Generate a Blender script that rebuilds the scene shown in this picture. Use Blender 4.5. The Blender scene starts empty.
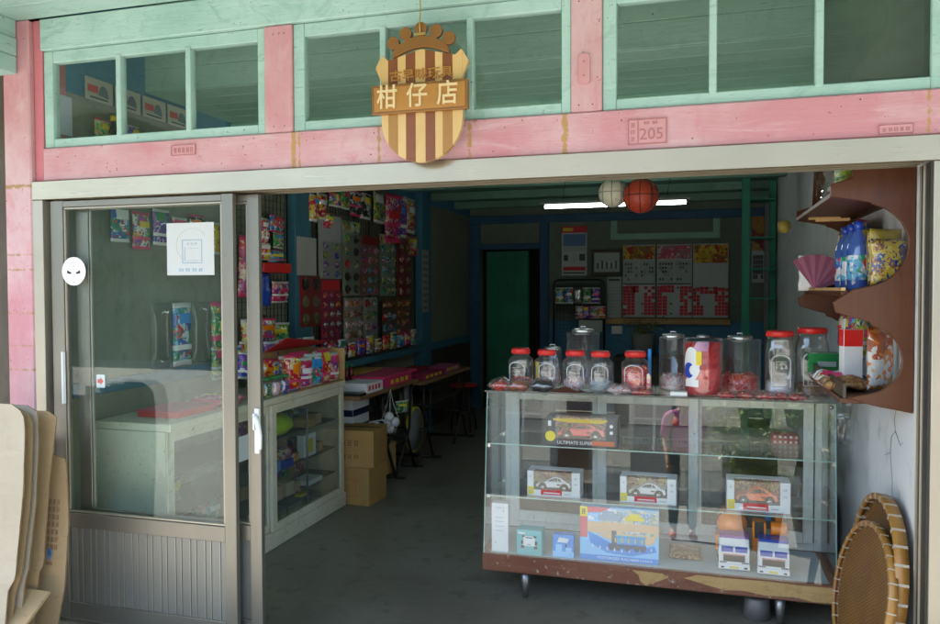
import bpy, bmesh, math, random
from mathutils import Vector, Matrix, Quaternion
S = bpy.context.scene
COL = S.collection
R = math.radians
# ---------------------------------------------------------------- camera, light, exposure
cam_d = bpy.data.cameras.new('camera'); cam = bpy.data.objects.new('camera', cam_d); COL.objects.link(cam)
YAW, PITCH, ROLL = R(16.42), R(-1.67), R(-0.185)
fw = Vector((-math.sin(YAW)*math.cos(PITCH), math.cos(YAW)*math.cos(PITCH), math.sin(PITCH)))
rt = Vector((math.cos(YAW), math.sin(YAW), 0)); up = rt.cross(fw)
rt2 = rt*math.cos(ROLL)+up*math.sin(ROLL); up2 = up*math.cos(ROLL)-rt*math.sin(ROLL)
m = Matrix((rt2, up2, -fw)).transposed().to_4x4(); m.translation = Vector((0, 0, 1.55))
cam.matrix_world = m
cam_d.sensor_width = 36; cam_d.lens = 36*777/940; cam_d.clip_start = .05; cam_d.clip_end = 500
S.camera = cam
sun_dir = Vector((-.72, -.38, 1.0)).normalized()         # towards the sun: high over the street; the arcade roof shades the shop front
W = bpy.data.worlds.new('World'); S.world = W; W.use_nodes = True
wn = W.node_tree.nodes; sky = wn.new('ShaderNodeTexSky'); sky.sky_type = 'NISHITA'; sky.sun_disc = False
sky.sun_elevation = math.asin(sun_dir.z); sky.sun_rotation = math.atan2(sun_dir.x, sun_dir.y)
wn['Background'].inputs[1].default_value = .12
W.node_tree.links.new(sky.outputs[0], wn['Background'].inputs[0])
sl = bpy.data.lights.new('sun', 'SUN'); sl.energy = 5; sl.angle = R(.5); sl.color = (1, .96, .90)
so = bpy.data.objects.new('sun', sl); COL.objects.link(so); so.rotation_euler = (-sun_dir).to_track_quat('-Z', 'Y').to_euler()
so.location = (0, 0, 12)
S.view_settings.view_transform = 'Standard'; S.view_settings.look = 'None'; S.view_settings.gamma = 1
S.view_settings.use_curve_mapping = False
S.view_settings.exposure = 2.5
S.cycles.use_denoising = True
S.cycles.max_bounces = 12; S.cycles.diffuse_bounces = 5; S.cycles.glossy_bounces = 5
S.cycles.transparent_max_bounces = 40; S.cycles.transmission_bounces = 8
S.cycles.sample_clamp_indirect = 6

# ---------------------------------------------------------------- materials
MATS = {}
def _new(name):
    m = bpy.data.materials.new(name); m.use_nodes = True; MATS[name] = m
    nt = m.node_tree; return m, nt, nt.nodes, nt.links, nt.nodes['Principled BSDF']
def _c(c): return (c[0], c[1], c[2], 1)
def _coord(n, l, scale, space='Object', rnd=False, rot=(0, 0, 0)):
    tc = n.new('ShaderNodeTexCoord'); mp = n.new('ShaderNodeMapping'); mp.inputs['Scale'].default_value = scale
    mp.inputs['Rotation'].default_value = rot
    l.new(tc.outputs[space], mp.inputs[0])
    if rnd:
        oi = n.new('ShaderNodeObjectInfo'); mu = n.new('ShaderNodeMath'); mu.operation = 'MULTIPLY'; mu.inputs[1].default_value = 37
        l.new(oi.outputs['Random'], mu.inputs[0]); l.new(mu.outputs[0], mp.inputs['Location'])
    return mp
def flat(name, c, rough=.5, metal=0, bump=0, bscale=60, var=.12, coat=0, spec=.5):
    """plain surface with a little tonal unevenness and micro relief"""
    m, nt, n, l, b = _new(name)
    mp = _coord(n, l, (1, 1, 1), rnd=True)
    no = n.new('ShaderNodeTexNoise'); no.inputs['Scale'].default_value = 7; no.inputs['Detail'].default_value = 6
    l.new(mp.outputs[0], no.inputs['Vector'])
    mix = n.new('ShaderNodeMix'); mix.data_type = 'RGBA'
    mix.inputs['A'].default_value = _c([x*(1-var) for x in c]); mix.inputs['B'].default_value = _c([min(1, x*(1+var)) for x in c])
    l.new(no.outputs['Fac'], mix.inputs['Factor']); l.new(mix.outputs['Result'], b.inputs['Base Color'])
    b.inputs['Roughness'].default_value = rough; b.inputs['Metallic'].default_value = metal
    b.inputs['Coat Weight'].default_value = coat; b.inputs['Specular IOR Level'].default_value = spec
    if bump:
        n2 = n.new('ShaderNodeTexNoise'); n2.inputs['Scale'].default_value = bscale; n2.inputs['Detail'].default_value = 4
        l.new(mp.outputs[0], n2.inputs['Vector'])
        bp = n.new('ShaderNodeBump'); bp.inputs['Strength'].default_value = bump; bp.inputs['Distance'].default_value = .01
        l.new(n2.outputs['Fac'], bp.inputs['Height']); l.new(bp.outputs[0], b.inputs['Normal'])
    return m
def worn(name, base, light, dark, under, stretch=(1, 8, 8), rough=.62, chips=.70, bump=.35, bands=(), band_col=(.32, .19, .08), axis=0):
    """old hand-painted wood: broad blotches, long brush streaks, grain lines, chips down to the wood, putty bands"""
    m, nt, n, l, b = _new(name)
    mp = _coord(n, l, (1, 1, 1)); ms = _coord(n, l, stretch)
    def noise(v, sc, det=5, rg=.6, dist=0):
        t = n.new('ShaderNodeTexNoise'); t.inputs['Scale'].default_value = sc; t.inputs['Detail'].default_value = det
        t.inputs['Roughness'].default_value = rg; t.inputs['Distortion'].default_value = dist; l.new(v.outputs[0], t.inputs['Vector']); return t
    def ramp(src, a, z):
        r = n.new('ShaderNodeMapRange'); r.inputs['From Min'].default_value = a; r.inputs['From Max'].default_value = z
        l.new(src, r.inputs['Value']); return r.outputs[0]
    def mix(f, a, bb, mode='MIX'):
        x = n.new('ShaderNodeMix'); x.data_type = 'RGBA'; x.blend_type = mode
        if isinstance(f, float): x.inputs['Factor'].default_value = f
        else: l.new(f, x.inputs['Factor'])
        for k, v in (('A', a), ('B', bb)):
            if isinstance(v, (tuple, list)): x.inputs[k].default_value = _c(v)
            else: l.new(v, x.inputs[k])
        return x.outputs['Result']
    blot = noise(mp, 2.2, 6); streak = noise(ms, 2.4, 8, .65, .6); fine = noise(ms, 14, 6, .7); spots = noise(mp, 38, 3); big = noise(mp, 5.5, 5, .7, 1.5)
    c = mix(ramp(blot.outputs['Fac'], .38, .66), base, light)
    c = mix(ramp(streak.outputs['Fac'], .52, .75), c, light)
    c = mix(ramp(big.outputs['Fac'], .55, .8), c, [x*.5+y*.5 for x, y in zip(base, dark)])
    grime = noise(ms, .9, 9, .75, 1.2); scr = noise(ms, 34, 4, .6)
    c = mix(ramp(grime.outputs['Fac'], .56, .80), c, [x*.45+y*.55 for x, y in zip(base, dark)])
    c = mix(ramp(fine.outputs['Fac'], .60, .72), c, dark)
    c = mix(ramp(scr.outputs['Fac'], .70, .74), c, [x*.6+y*.4 for x, y in zip(dark, under)])
    c = mix(ramp(spots.outputs['Fac'], chips, chips+.05), c, under)
    for p, w in bands:
        sp = n.new('ShaderNodeSeparateXYZ'); l.new(mp.outputs[0], sp.inputs[0])
        s = n.new('ShaderNodeMath'); s.operation = 'SUBTRACT'; s.inputs[1].default_value = p; l.new(sp.outputs[axis], s.inputs[0])
        a = n.new('ShaderNodeMath'); a.operation = 'ABSOLUTE'; l.new(s.outputs[0], a.inputs[0])
        ad = n.new('ShaderNodeMath'); ad.operation = 'MULTIPLY_ADD'; ad.inputs[1].default_value = .035; l.new(spots.outputs['Fac'], ad.inputs[0]); l.new(a.outputs[0], ad.inputs[2])
        c = mix(ramp(ad.outputs[0], w+.02, w+.014), c, band_col)
    l.new(c, b.inputs['Base Color']); b.inputs['Roughness'].default_value = rough
    ad = n.new('ShaderNodeMath'); ad.operation = 'ADD'; l.new(fine.outputs['Fac'], ad.inputs[0]); l.new(streak.outputs['Fac'], ad.inputs[1])
    bp = n.new('ShaderNodeBump'); bp.inputs['Strength'].default_value = bump; bp.inputs['Distance'].default_value = .006
    l.new(ad.outputs[0], bp.inputs['Height']); l.new(bp.outputs[0], b.inputs['Normal'])
    return m
def glass(name, tint=(.94, .97, .96), r0=.05, gain=.9, haze=0, hcol=(.8, .8, .8), rough=0, wav=0):
    """thin clear pane: what is behind shows through, what is in front reflects more at grazing angles"""
    m, nt, n, l, b = _new(name); n.remove(b); out = n['Material Output']
    t = n.new('ShaderNodeBsdfTransparent'); t.inputs[0].default_value = _c(tint)
    g = n.new('ShaderNodeBsdfGlossy'); g.inputs['Roughness'].default_value = rough; g.inputs[0].default_value = (1, 1, 1, 1)
    lw = n.new('ShaderNodeLayerWeight'); lw.inputs['Blend'].default_value = .5
    pw = n.new('ShaderNodeMath'); pw.operation = 'POWER'; pw.inputs[1].default_value = 4.0; l.new(lw.outputs['Facing'], pw.inputs[0])
    ma = n.new('ShaderNodeMath'); ma.operation = 'MULTIPLY_ADD'; ma.inputs[1].default_value = gain; ma.inputs[2].default_value = r0; ma.use_clamp = True
    l.new(pw.outputs[0], ma.inputs[0])
    mx = n.new('ShaderNodeMixShader'); l.new(ma.outputs[0], mx.inputs[0]); l.new(t.outputs[0], mx.inputs[1]); l.new(g.outputs[0], mx.inputs[2])
    if wav:
        mp = _coord(n, l, (1, 1, 1)); no = n.new('ShaderNodeTexNoise'); no.inputs['Scale'].default_value = wav; l.new(mp.outputs[0], no.inputs['Vector'])
        bp = n.new('ShaderNodeBump'); bp.inputs['Strength'].default_value = .25; bp.inputs['Distance'].default_value = .004
        l.new(no.outputs['Fac'], bp.inputs['Height']); l.new(bp.outputs[0], g.inputs['Normal'])
    last = mx
    if haze:
        d = n.new('ShaderNodeBsdfDiffuse'); d.inputs[0].default_value = _c(hcol)
        mp = _coord(n, l, (1, 1, 1)); no = n.new('ShaderNodeTexNoise'); no.inputs['Scale'].default_value = 5; no.inputs['Detail'].default_value = 7; l.new(mp.outputs[0], no.inputs['Vector'])
        mm = n.new('ShaderNodeMapRange'); mm.inputs['From Min'].default_value = .3; mm.inputs['From Max'].default_value = .7
        mm.inputs['To Min'].default_value = haze*.3; mm.inputs['To Max'].default_value = haze*1.5; l.new(no.outputs['Fac'], mm.inputs['Value'])
        m2 = n.new('ShaderNodeMixShader'); l.new(mm.outputs[0], m2.inputs[0]); l.new(mx.outputs[0], m2.inputs[1]); l.new(d.outputs[0], m2.inputs[2]); last = m2
    l.new(last.outputs[0], out.inputs[0]); return m
def printed(name, cols, scale=14, rough=.22, coat=.8, stretch=(1, 1, 1), mixin=.35, crinkle=.5):
    """printed packaging: hard-edged patches of a few inks, different on every object"""
    m, nt, n, l, b = _new(name); mp = _coord(n, l, stretch, rnd=True)
    no = n.new('ShaderNodeTexNoise'); no.inputs['Scale'].default_value = scale*.6; no.inputs['Detail'].default_value = 2; l.new(mp.outputs[0], no.inputs['Vector'])
    mv = n.new('ShaderNodeMix'); mv.data_type = 'RGBA'; mv.inputs['Factor'].default_value = .045; l.new(mp.outputs[0], mv.inputs['A']); l.new(no.outputs['Color'], mv.inputs['B'])
    vo = n.new('ShaderNodeTexVoronoi'); vo.inputs['Scale'].default_value = scale; l.new(mv.outputs['Result'], vo.inputs['Vector'])
    bw = n.new('ShaderNodeSeparateColor'); l.new(vo.outputs['Color'], bw.inputs[0])
    cr = n.new('ShaderNodeValToRGB'); cr.color_ramp.interpolation = 'CONSTANT'
    e = cr.color_ramp.elements
    while len(e) < len(cols): e.new(.5)
    for i, c in enumerate(cols): e[i].position = i/len(cols); e[i].color = _c(c)
    l.new(bw.outputs[0], cr.inputs[0])
    v2 = n.new('ShaderNodeTexVoronoi'); v2.inputs['Scale'].default_value = scale*4.2; l.new(mv.outputs['Result'], v2.inputs['Vector'])
    b2 = n.new('ShaderNodeSeparateColor'); l.new(v2.outputs['Color'], b2.inputs[0])
    cr2 = n.new('ShaderNodeValToRGB'); cr2.color_ramp.interpolation = 'CONSTANT'; e2 = cr2.color_ramp.elements
    cc = cols[::-1]
    while len(e2) < len(cc): e2.new(.5)
    for i, c in enumerate(cc): e2[i].position = i/len(cc); e2[i].color = _c(c)
    l.new(b2.outputs[1], cr2.inputs[0])
    th = n.new('ShaderNodeMath'); th.operation = 'LESS_THAN'; th.inputs[1].default_value = mixin; l.new(b2.outputs[2], th.inputs[0])
    mx = n.new('ShaderNodeMix'); mx.data_type = 'RGBA'; l.new(th.outputs[0], mx.inputs['Factor']); l.new(cr.outputs[0], mx.inputs['A']); l.new(cr2.outputs[0], mx.inputs['B'])
    l.new(mx.outputs['Result'], b.inputs['Base Color']); b.inputs['Roughness'].default_value = rough; b.inputs['Coat Weight'].default_value = coat
    if crinkle:
        n3 = n.new('ShaderNodeTexNoise'); n3.inputs['Scale'].default_value = 26; n3.inputs['Detail'].default_value = 4; n3.inputs['Distortion'].default_value = 1; l.new(mp.outputs[0], n3.inputs['Vector'])
        bp = n.new('ShaderNodeBump'); bp.inputs['Strength'].default_value = crinkle; bp.inputs['Distance'].default_value = .02
        l.new(n3.outputs['Fac'], bp.inputs['Height']); l.new(bp.outputs[0], b.inputs['Normal'])
    return m
def concrete(name, a, bcol, dark, rough=.6, sc=1.3, bump=.25):
    m, nt, n, l, b = _new(name); mp = _coord(n, l, (1, 1, 1))
    def noise(sc, det=8, rg=.62, d=0):
        t = n.new('ShaderNodeTexNoise'); t.inputs['Scale'].default_value = sc; t.inputs['Detail'].default_value = det; t.inputs['Roughness'].default_value = rg; t.inputs['Distortion'].default_value = d
        l.new(mp.outputs[0], t.inputs['Vector']); return t.outputs['Fac']
    def rng(s, x, y, u=0, v=1):
        r = n.new('ShaderNodeMapRange'); r.inputs['From Min'].default_value = x; r.inputs['From Max'].default_value = y; r.inputs['To Min'].default_value = u; r.inputs['To Max'].default_value = v; l.new(s, r.inputs['Value']); return r.outputs[0]
    def mix(f, p, q):
        x = n.new('ShaderNodeMix'); x.data_type = 'RGBA'; l.new(f, x.inputs['Factor'])
        for k, v in (('A', p), ('B', q)):
            if isinstance(v, (tuple, list)): x.inputs[k].default_value = _c(v)
            else: l.new(v, x.inputs[k])
        return x.outputs['Result']
    f1, f2, f3 = noise(sc, 8, .65, .8), noise(sc*9, 6), noise(sc*60, 3)
    c = mix(rng(f1, .38, .64), a, bcol); c = mix(rng(f2, .54, .84), c, dark); c = mix(rng(f3, .6, .75), c, bcol)
    l.new(c, b.inputs['Base Color']); l.new(rng(f1, .3, .7, rough-.18, rough+.12), b.inputs['Roughness'])
    bp = n.new('ShaderNodeBump'); bp.inputs['Strength'].default_value = bump; bp.inputs['Distance'].default_value = .01; l.new(f2, bp.inputs['Height']); l.new(bp.outputs[0], b.inputs['Normal'])
    return m
def brushed(name, c, rough=.34, metal=.85, stretch=(1, 40, 40)):
    m, nt, n, l, b = _new(name); mp = _coord(n, l, stretch); m1 = _coord(n, l, (1, 1, 1))
    a = n.new('ShaderNodeTexNoise'); a.inputs['Scale'].default_value = 6; a.inputs['Detail'].default_value = 5; l.new(mp.outputs[0], a.inputs['Vector'])
    d = n.new('ShaderNodeTexNoise'); d.inputs['Scale'].default_value = 3; d.inputs['Detail'].default_value = 7; l.new(m1.outputs[0], d.inputs['Vector'])
    mx = n.new('ShaderNodeMix'); mx.data_type = 'RGBA'; mx.inputs['A'].default_value = _c([x*.82 for x in c]); mx.inputs['B'].default_value = _c([min(1, x*1.1) for x in c]); l.new(d.outputs['Fac'], mx.inputs['Factor'])
    l.new(mx.outputs['Result'], b.inputs['Base Color']); b.inputs['Metallic'].default_value = metal
    r = n.new('ShaderNodeMapRange'); r.inputs['To Min'].default_value = rough-.1; r.inputs['To Max'].default_value = rough+.14; l.new(a.outputs['Fac'], r.inputs['Value']); l.new(r.outputs[0], b.inputs['Roughness'])
    bp = n.new('ShaderNodeBump'); bp.inputs['Strength'].default_value = .06; bp.inputs['Distance'].default_value = .004; l.new(a.outputs['Fac'], bp.inputs['Height']); l.new(bp.outputs[0], b.inputs['Normal'])
    return m
def emit(name, c, s):
    m, nt, n, l, b = _new(name); b.inputs['Emission Color'].default_value = _c(c); b.inputs['Emission Strength'].default_value = s; b.inputs['Base Color'].default_value = _c(c); return m
def weave(name, c1, c2, sc=90):
    m, nt, n, l, b = _new(name); mp = _coord(n, l, (1, 1, 1))
    ch = n.new('ShaderNodeTexChecker'); ch.inputs['Scale'].default_value = sc; ch.inputs['Color1'].default_value = _c(c1); ch.inputs['Color2'].default_value = _c(c2); l.new(mp.outputs[0], ch.inputs[0])
    no = n.new('ShaderNodeTexNoise'); no.inputs['Scale'].default_value = 8; no.inputs['Detail'].default_value = 6; l.new(mp.outputs[0], no.inputs['Vector'])
    mx = n.new('ShaderNodeMix'); mx.data_type = 'RGBA'; mx.blend_type = 'MULTIPLY'; mx.inputs['Factor'].default_value = .8; l.new(ch.outputs[0], mx.inputs['A'])
    cr = n.new('ShaderNodeValToRGB'); cr.color_ramp.elements[0].color = (.35, .3, .25, 1); cr.color_ramp.elements[1].color = (1.3, 1.2, 1, 1); l.new(no.outputs['Fac'], cr.inputs[0]); l.new(cr.outputs[0], mx.inputs['B'])
    l.new(mx.outputs['Result'], b.inputs['Base Color']); b.inputs['Roughness'].default_value = .55
    bp = n.new('ShaderNodeBump'); bp.inputs['Strength'].default_value = .8; bp.inputs['Distance'].default_value = .004; l.new(ch.outputs['Fac'], bp.inputs['Height']); l.new(bp.outputs[0], b.inputs['Normal'])
    return m

MINT, MINTL, MINTD = (.31, .49, .435), (.41, .58, .53), (.12, .24, .20)
PINK, PINKL, PINKD = (.52, .22, .25), (.59, .39, .41), (.50, .13, .16)
mint = worn('mint paint', MINT, MINTL, MINTD, (.10, .10, .06), (1, 9, 9))
minty = worn('mint paint crosswise', MINT, MINTL, MINTD, (.10, .10, .06), (9, 1, 9))
mintz = worn('mint paint upright', MINT, MINTL, MINTD, (.10, .10, .06), (9, 9, 1))
mintshade = worn('interior green with painted shade', (.10, .22, .16), (.14, .28, .21), (.05, .11, .08), (.03, .04, .03), (1, 9, 9))  # interior green darkened so the deep ceiling looks shaded
mintin = worn('green interior paint', (.27, .50, .38), (.34, .57, .45), (.12, .25, .19), (.05, .06, .04), (1, 9, 9))
pinkx = worn('pink paint', PINK, PINKL, (.52, .19, .21), (.30, .10, .09), (1, 7, 7), chips=.68, bands=((-.527, .010), (-.500, .003), (-.148, .005), (.230, .006), (.599, .010), (1.80, .004)), band_col=(.42, .24, .09))
pinkz = worn('pink paint upright', PINK, PINKL, (.52, .21, .23), (.34, .13, .12), (6, 6, 1), chips=.7)
pinkcol = worn('pink paint column', PINK, PINKL, (.52, .21, .23), (.34, .13, .12), (6, 6, 2), chips=.67, bands=((2.033, .007), (1.717, .003), (1.647, .003), (1.446, .003), (1.296, .003), (1.183, .003)), band_col=(.36, .22, .09), axis=2)
pinkdark = flat('pink side paint', (.55, .17, .20), .6, bump=.3, bscale=30)
relief = flat('painted plate edge', (.38, .15, .15), .6)
reliefp = flat('painted plate', (.56, .27, .29), .55, bump=.2)
alu = brushed('champagne aluminium', (.50, .435, .32), .30, .93)
aluz = brushed('champagne aluminium upright', (.44, .40, .32), .4, .75, (40, 40, 1))
aludoor = brushed('dull aluminium', (.25, .235, .195), .38, .75, (40, 40, 1))
alulow = brushed('grey ribbed aluminium', (.25, .25, .225), .42, .6, (40, 40, 1))
aludark = flat('dark bronze track', (.05, .048, .042), .5, .4)
rubber = flat('black rubber', (.012, .012, .012), .6)
cream = worn('cream painted wood', (.52, .51, .42), (.62, .61, .53), (.25, .22, .14), (.14, .11, .06), (4, 4, 4), chips=.66)
creamside = worn('cream cabinet', (.60, .55, .39), (.68, .64, .50), (.22, .2, .12), (.1, .08, .05), (3, 3, 3), chips=.7)
whitewood = worn('white painted case wood', (.70, .72, .65), (.78, .80, .74), (.40, .41, .35), (.2, .18, .14), (5, 5, 2), chips=.7)
redwood = worn('worn red-brown board', (.19, .06, .03), (.26, .11, .06), (.06, .02, .012), (.42, .34, .26), (1.5, 7, 7), chips=.63, rough=.45)
ply = worn('bare plywood', (.46, .27, .09), (.56, .36, .14), (.22, .1, .03), (.5, .4, .25), (2, 7, 7), chips=.68)
shelfwood = worn('red-brown shelf wood', (.080, .022, .006), (.11, .034, .010), (.025, .007, .003), (.1, .04, .02), (7, 7, 1), chips=.74, rough=.4, bump=.15)
tabletop = worn('table top wood', (.20, .10, .04), (.27, .14, .06), (.07, .03, .015), (.1, .05, .02), (7, 1, 7), chips=.72)
blueboard = worn('blue painted board', (.035, .15, .22), (.05, .19, .27), (.015, .07, .11), (.02, .05, .06), (6, 6, 1), chips=.72)
bluebeam = worn('deep blue beam', (.02, .09, .17), (.03, .12, .21), (.01, .04, .08), (.02, .03, .05), (1, 6, 6), chips=.72)
bluewall = worn('blue upper wall', (.05, .22, .36), (.07, .27, .42), (.012, .05, .09), (.02, .04, .06), (6, 1, 6), chips=.72)
greendoor = worn('dark green door paint', (.04, .24, .15), (.05, .29, .19), (.015, .11, .07), (.01, .03, .02), (6, 6, 1), chips=.74)
greenpost = worn('green post paint', (.02, .20, .12), (.03, .25, .16), (.01, .08, .05), (.02, .05, .03), (6, 6, 1), chips=.74)
plaster = concrete('grey green plaster', (.20, .21, .15), (.26, .27, .20), (.12, .13, .09), .85, 1.6)
plasterb = concrete('pale back wall plaster', (.15, .185, .145), (.19, .22, .18), (.10, .12, .09), .85, 1.2)
plasterr = concrete('stained whitewashed wall', (.58, .60, .61), (.68, .69, .69), (.36, .35, .34), .85, .9)
floorm = concrete('dark cement floor', (.145, .128, .096), (.23, .205, .158), (.055, .05, .04), .5, 1.1)
paving = concrete('street paving', (.26, .245, .21), (.33, .31, .27), (.18, .17, .145), .85, .8)
cementout = concrete('light-bouncing cement walk', (.24, .225, .19), (.29, .275, .235), (.15, .14, .12), .75, 1.0)
asphalt = concrete('asphalt', (.05, .05, .05), (.07, .07, .068), (.035, .035, .035), .85, 2)
darkwall = worn('dark weathered boards', (.06, .045, .028), (.09, .07, .045), (.02, .015, .01), (.03, .02, .01), (6, 6, 1), chips=.7)
card = worn('cardboard', (.38, .26, .13), (.43, .31, .17), (.28, .18, .09), (.25, .15, .07), (1, 1, 4), rough=.8, chips=.78, bump=.1)
cardpale = worn('pale cardboard', (.36, .31, .23), (.42, .37, .28), (.34, .29, .2), (.3, .24, .16), (1, 1, 4), rough=.8, chips=.76, bump=.1)
cardedge = flat('cardboard cut edge', (.26, .16, .08), .9, var=.3)
cardbox = worn('brown carton', (.42, .23, .065), (.48, .27, .085), (.28, .14, .04), (.2, .1, .03), (1, 1, 4), rough=.75, chips=.78, bump=.1)
signdark = worn('sign dark strip', (.17, .052, .014), (.22, .07, .02), (.15, .04, .012), (.1, .03, .01), (9, 9, 1), chips=.76, rough=.35, bump=.12)
signmid = worn('sign ochre strip', (.31, .145, .027), (.36, .18, .04), (.28, .12, .02), (.2, .08, .02), (9, 9, 1), chips=.76, rough=.35, bump=.12)
signlight = worn('sign pale strip', (.56, .36, .13), (.62, .42, .18), (.55, .33, .1), (.4, .2, .06), (9, 9, 1), chips=.78, rough=.35, bump=.12)
signband = worn('sign band wood', (.36, .16, .025), (.41, .19, .035), (.36, .15, .025), (.28, .1, .02), (1, 9, 9), chips=.78, rough=.32, bump=.1)
signcrown = worn('sign crown wood', (.19, .08, .015), (.23, .10, .02), (.2, .08, .015), (.15, .05, .01), (3, 3, 3), chips=.78, rough=.35, bump=.1)
signtext = flat('raised pale characters', (.66, .50, .26), .4)
panegl = glass('door glass', (.95, .98, .97), .022, .5, haze=.007, hcol=(.6, .7, .62))
transgl = glass('transom glass', (.97, .985, .975), .035, .5, haze=.008, hcol=(.5, .6, .5), wav=3)
frostgl = glass('pebbled transom glass', (.55, .62, .55), .05, .3, haze=.3, hcol=(.10, .14, .10), rough=.35, wav=70)
casefront = glass('case front glass', (.98, .99, .985), .040, .5)
casegl = glass('case glass', (.98, .99, .985), .035, .6)
shelfgl = glass('glass shelf', (.96, .985, .975), .04, .8)
edgegl = flat('green glass edge', (.22, .38, .33), .15, coat=.5)
plastic = glass('clear jar plastic', (.97, .975, .975), .10, .95, haze=.03, hcol=(.8, .8, .8), rough=.03)
film = glass('clear packing film', (.96, .96, .96), .05, .8, rough=.08, wav=30)
clearfilm = glass('clear flat film', (.95, .95, .95), .05, .6, rough=.12, wav=40)
cello = glass('crinkled cellophane', (.9, .9, .9), .13, .9, haze=.03, hcol=(.85, .85, .85), rough=.07, wav=45)
red = flat('red plastic lid', (.70, .02, .015), .35, coat=.3)
white = flat('white plastic', (.78, .78, .76), .4)
paper = flat('white paper', (.80, .80, .80), .7, var=.04)
printgrey = flat('faint grey print', (.36, .42, .45), .7, var=.03)
printblue = flat('pale blue print', (.20, .34, .44), .7, var=.03)
printcream = flat('faint cream print', (.46, .45, .38), .7, var=.03)
black = flat('black plastic', (.012, .012, .013), .4)
wire = flat('black wire', (.01, .01, .012), .4)
steel = flat('dull steel', (.30, .29, .27), .35, .8)
chrome = flat('bright tin lid', (.62, .62, .60), .22, .9)
darkmetal = flat('dark bent tube', (.035, .025, .018), .4, .3)
yellow = flat('yellow print', (.80, .62, .02), .45)
greenpl = flat('green plastic', (.01, .22, .05), .35, coat=.3)
bluepl = flat('blue plastic', (.015, .06, .42), .35, coat=.3)
orange = flat('orange plastic', (.90, .24, .0), .35, coat=.4)
orangered = flat('orange car paint', (.88, .10, .0), .25, coat=.6)
carred = flat('red car paint', (.75, .01, .02), .25, coat=.6)
carwhite = flat('silver white car paint', (.68, .70, .72), .25, coat=.6)
tyre = flat('toy tyre', (.015, .015, .015), .6)
pinkpl = flat('pink print', (.75, .04, .16), .4, coat=.3)
purple = flat('purple print', (.22, .05, .30), .4)
tealp = flat('teal print', (.10, .45, .46), .45)
lightblue = flat('light blue print', (.25, .58, .90), .45)
midblue = flat('bright blue print', (.03, .28, .72), .45)
navy = flat('navy print', (.01, .02, .07), .45)
sand = flat('sand print', (.72, .48, .28), .5)
redprint = flat('red print', (.65, .03, .03), .45)
rosepr = flat('rose print', (.70, .12, .14), .45)
caseblue = flat('pale base board', (.42, .50, .50), .5, bump=.1)
gray = flat('grey cloth', (.22, .23, .22), .7)
tube_lit = emit('lit tube', (.92, 1, .97), 4.5)
dotted, _nt, _n, _l, _b = _new('red cloth with white dots')
_mp = _coord(_n, _l, (1, 1, 1)); _v = _n.new('ShaderNodeTexVoronoi'); _v.inputs['Scale'].default_value = 38; _v.inputs['Randomness'].default_value = .1; _l.new(_mp.outputs[0], _v.inputs['Vector'])
_r = _n.new('ShaderNodeValToRGB'); _r.color_ramp.interpolation = 'CONSTANT'; _r.color_ramp.elements[0].color = (.8, .8, .8, 1); _r.color_ramp.elements[1].position = .28; _r.color_ramp.elements[1].color = (.5, .015, .03, 1)
_l.new(_v.outputs['Distance'], _r.inputs[0]); _l.new(_r.outputs[0], _b.inputs['Base Color'])
PK = [printed('pack print %s' % k, c, s) for k, c, s in (
    ('warm', [(.6, .02, .02), (.75, .35, .02), (.7, .55, .05), (.45, .01, .05), (.8, .7, .5)], 16),
    ('cool', [(.02, .12, .45), (.1, .4, .6), (.6, .65, .7), (.02, .25, .12), (.5, .05, .06)], 16),
    ('pink', [(.6, .03, .15), (.7, .3, .35), (.5, .02, .03), (.7, .6, .4), (.25, .05, .3)], 18),
    ('green', [(.03, .3, .06), (.4, .5, .05), (.6, .6, .5), (.02, .15, .08), (.5, .3, .03)], 18),
    ('mixed', [(.6, .03, .03), (.03, .15, .5), (.7, .5, .03), (.03, .35, .1), (.7, .7, .68), (.4, .05, .3)], 20),
    ('zebra', [(.015, .015, .015), (.7, .7, .68), (.02, .02, .02), (.6, .6, .6)], 15),
    ('brown', [(.25, .09, .02), (.4, .2, .05), (.12, .04, .02), (.5, .35, .15)], 20),
    ('purple', [(.15, .04, .35), (.3, .08, .4), (.02, .06, .4), (.6, .5, .6)], 14))]
PICS = printed('picture scenery', [(.45, .55, .62), (.62, .60, .50), (.25, .38, .48), (.70, .55, .30), (.30, .42, .25), (.75, .75, .72)], 30, .4, .2, crinkle=0)
PICF = printed('picture flames', [(.62, .30, .05), (.70, .50, .10), (.35, .10, .03), (.20, .12, .10), (.55, .20, .04)], 26, .4, .2, crinkle=0)
PW, PC, PP, PG, PM, PZ, PB, PU = PK
candy = printed('wrapped sweets', [(.6, .01, .03), (.75, .06, .03), (.5, .01, .02), (.8, .4, .35), (.7, .12, .02)], 60, .15, .8)
candypale = printed('pale sweets', [(.75, .5, .5), (.8, .75, .72), (.6, .2, .2), (.7, .68, .7)], 60, .2, .6)
candybrown = printed('brown snacks', [(.25, .1, .03), (.35, .16, .05), (.15, .05, .02), (.5, .3, .12)], 50, .4, .3)
redfill = printed('red jar fill', [(.6, .01, .02), (.7, .03, .03), (.45, .005, .015), (.65, .02, .02)], 40, .3, .6)

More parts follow.
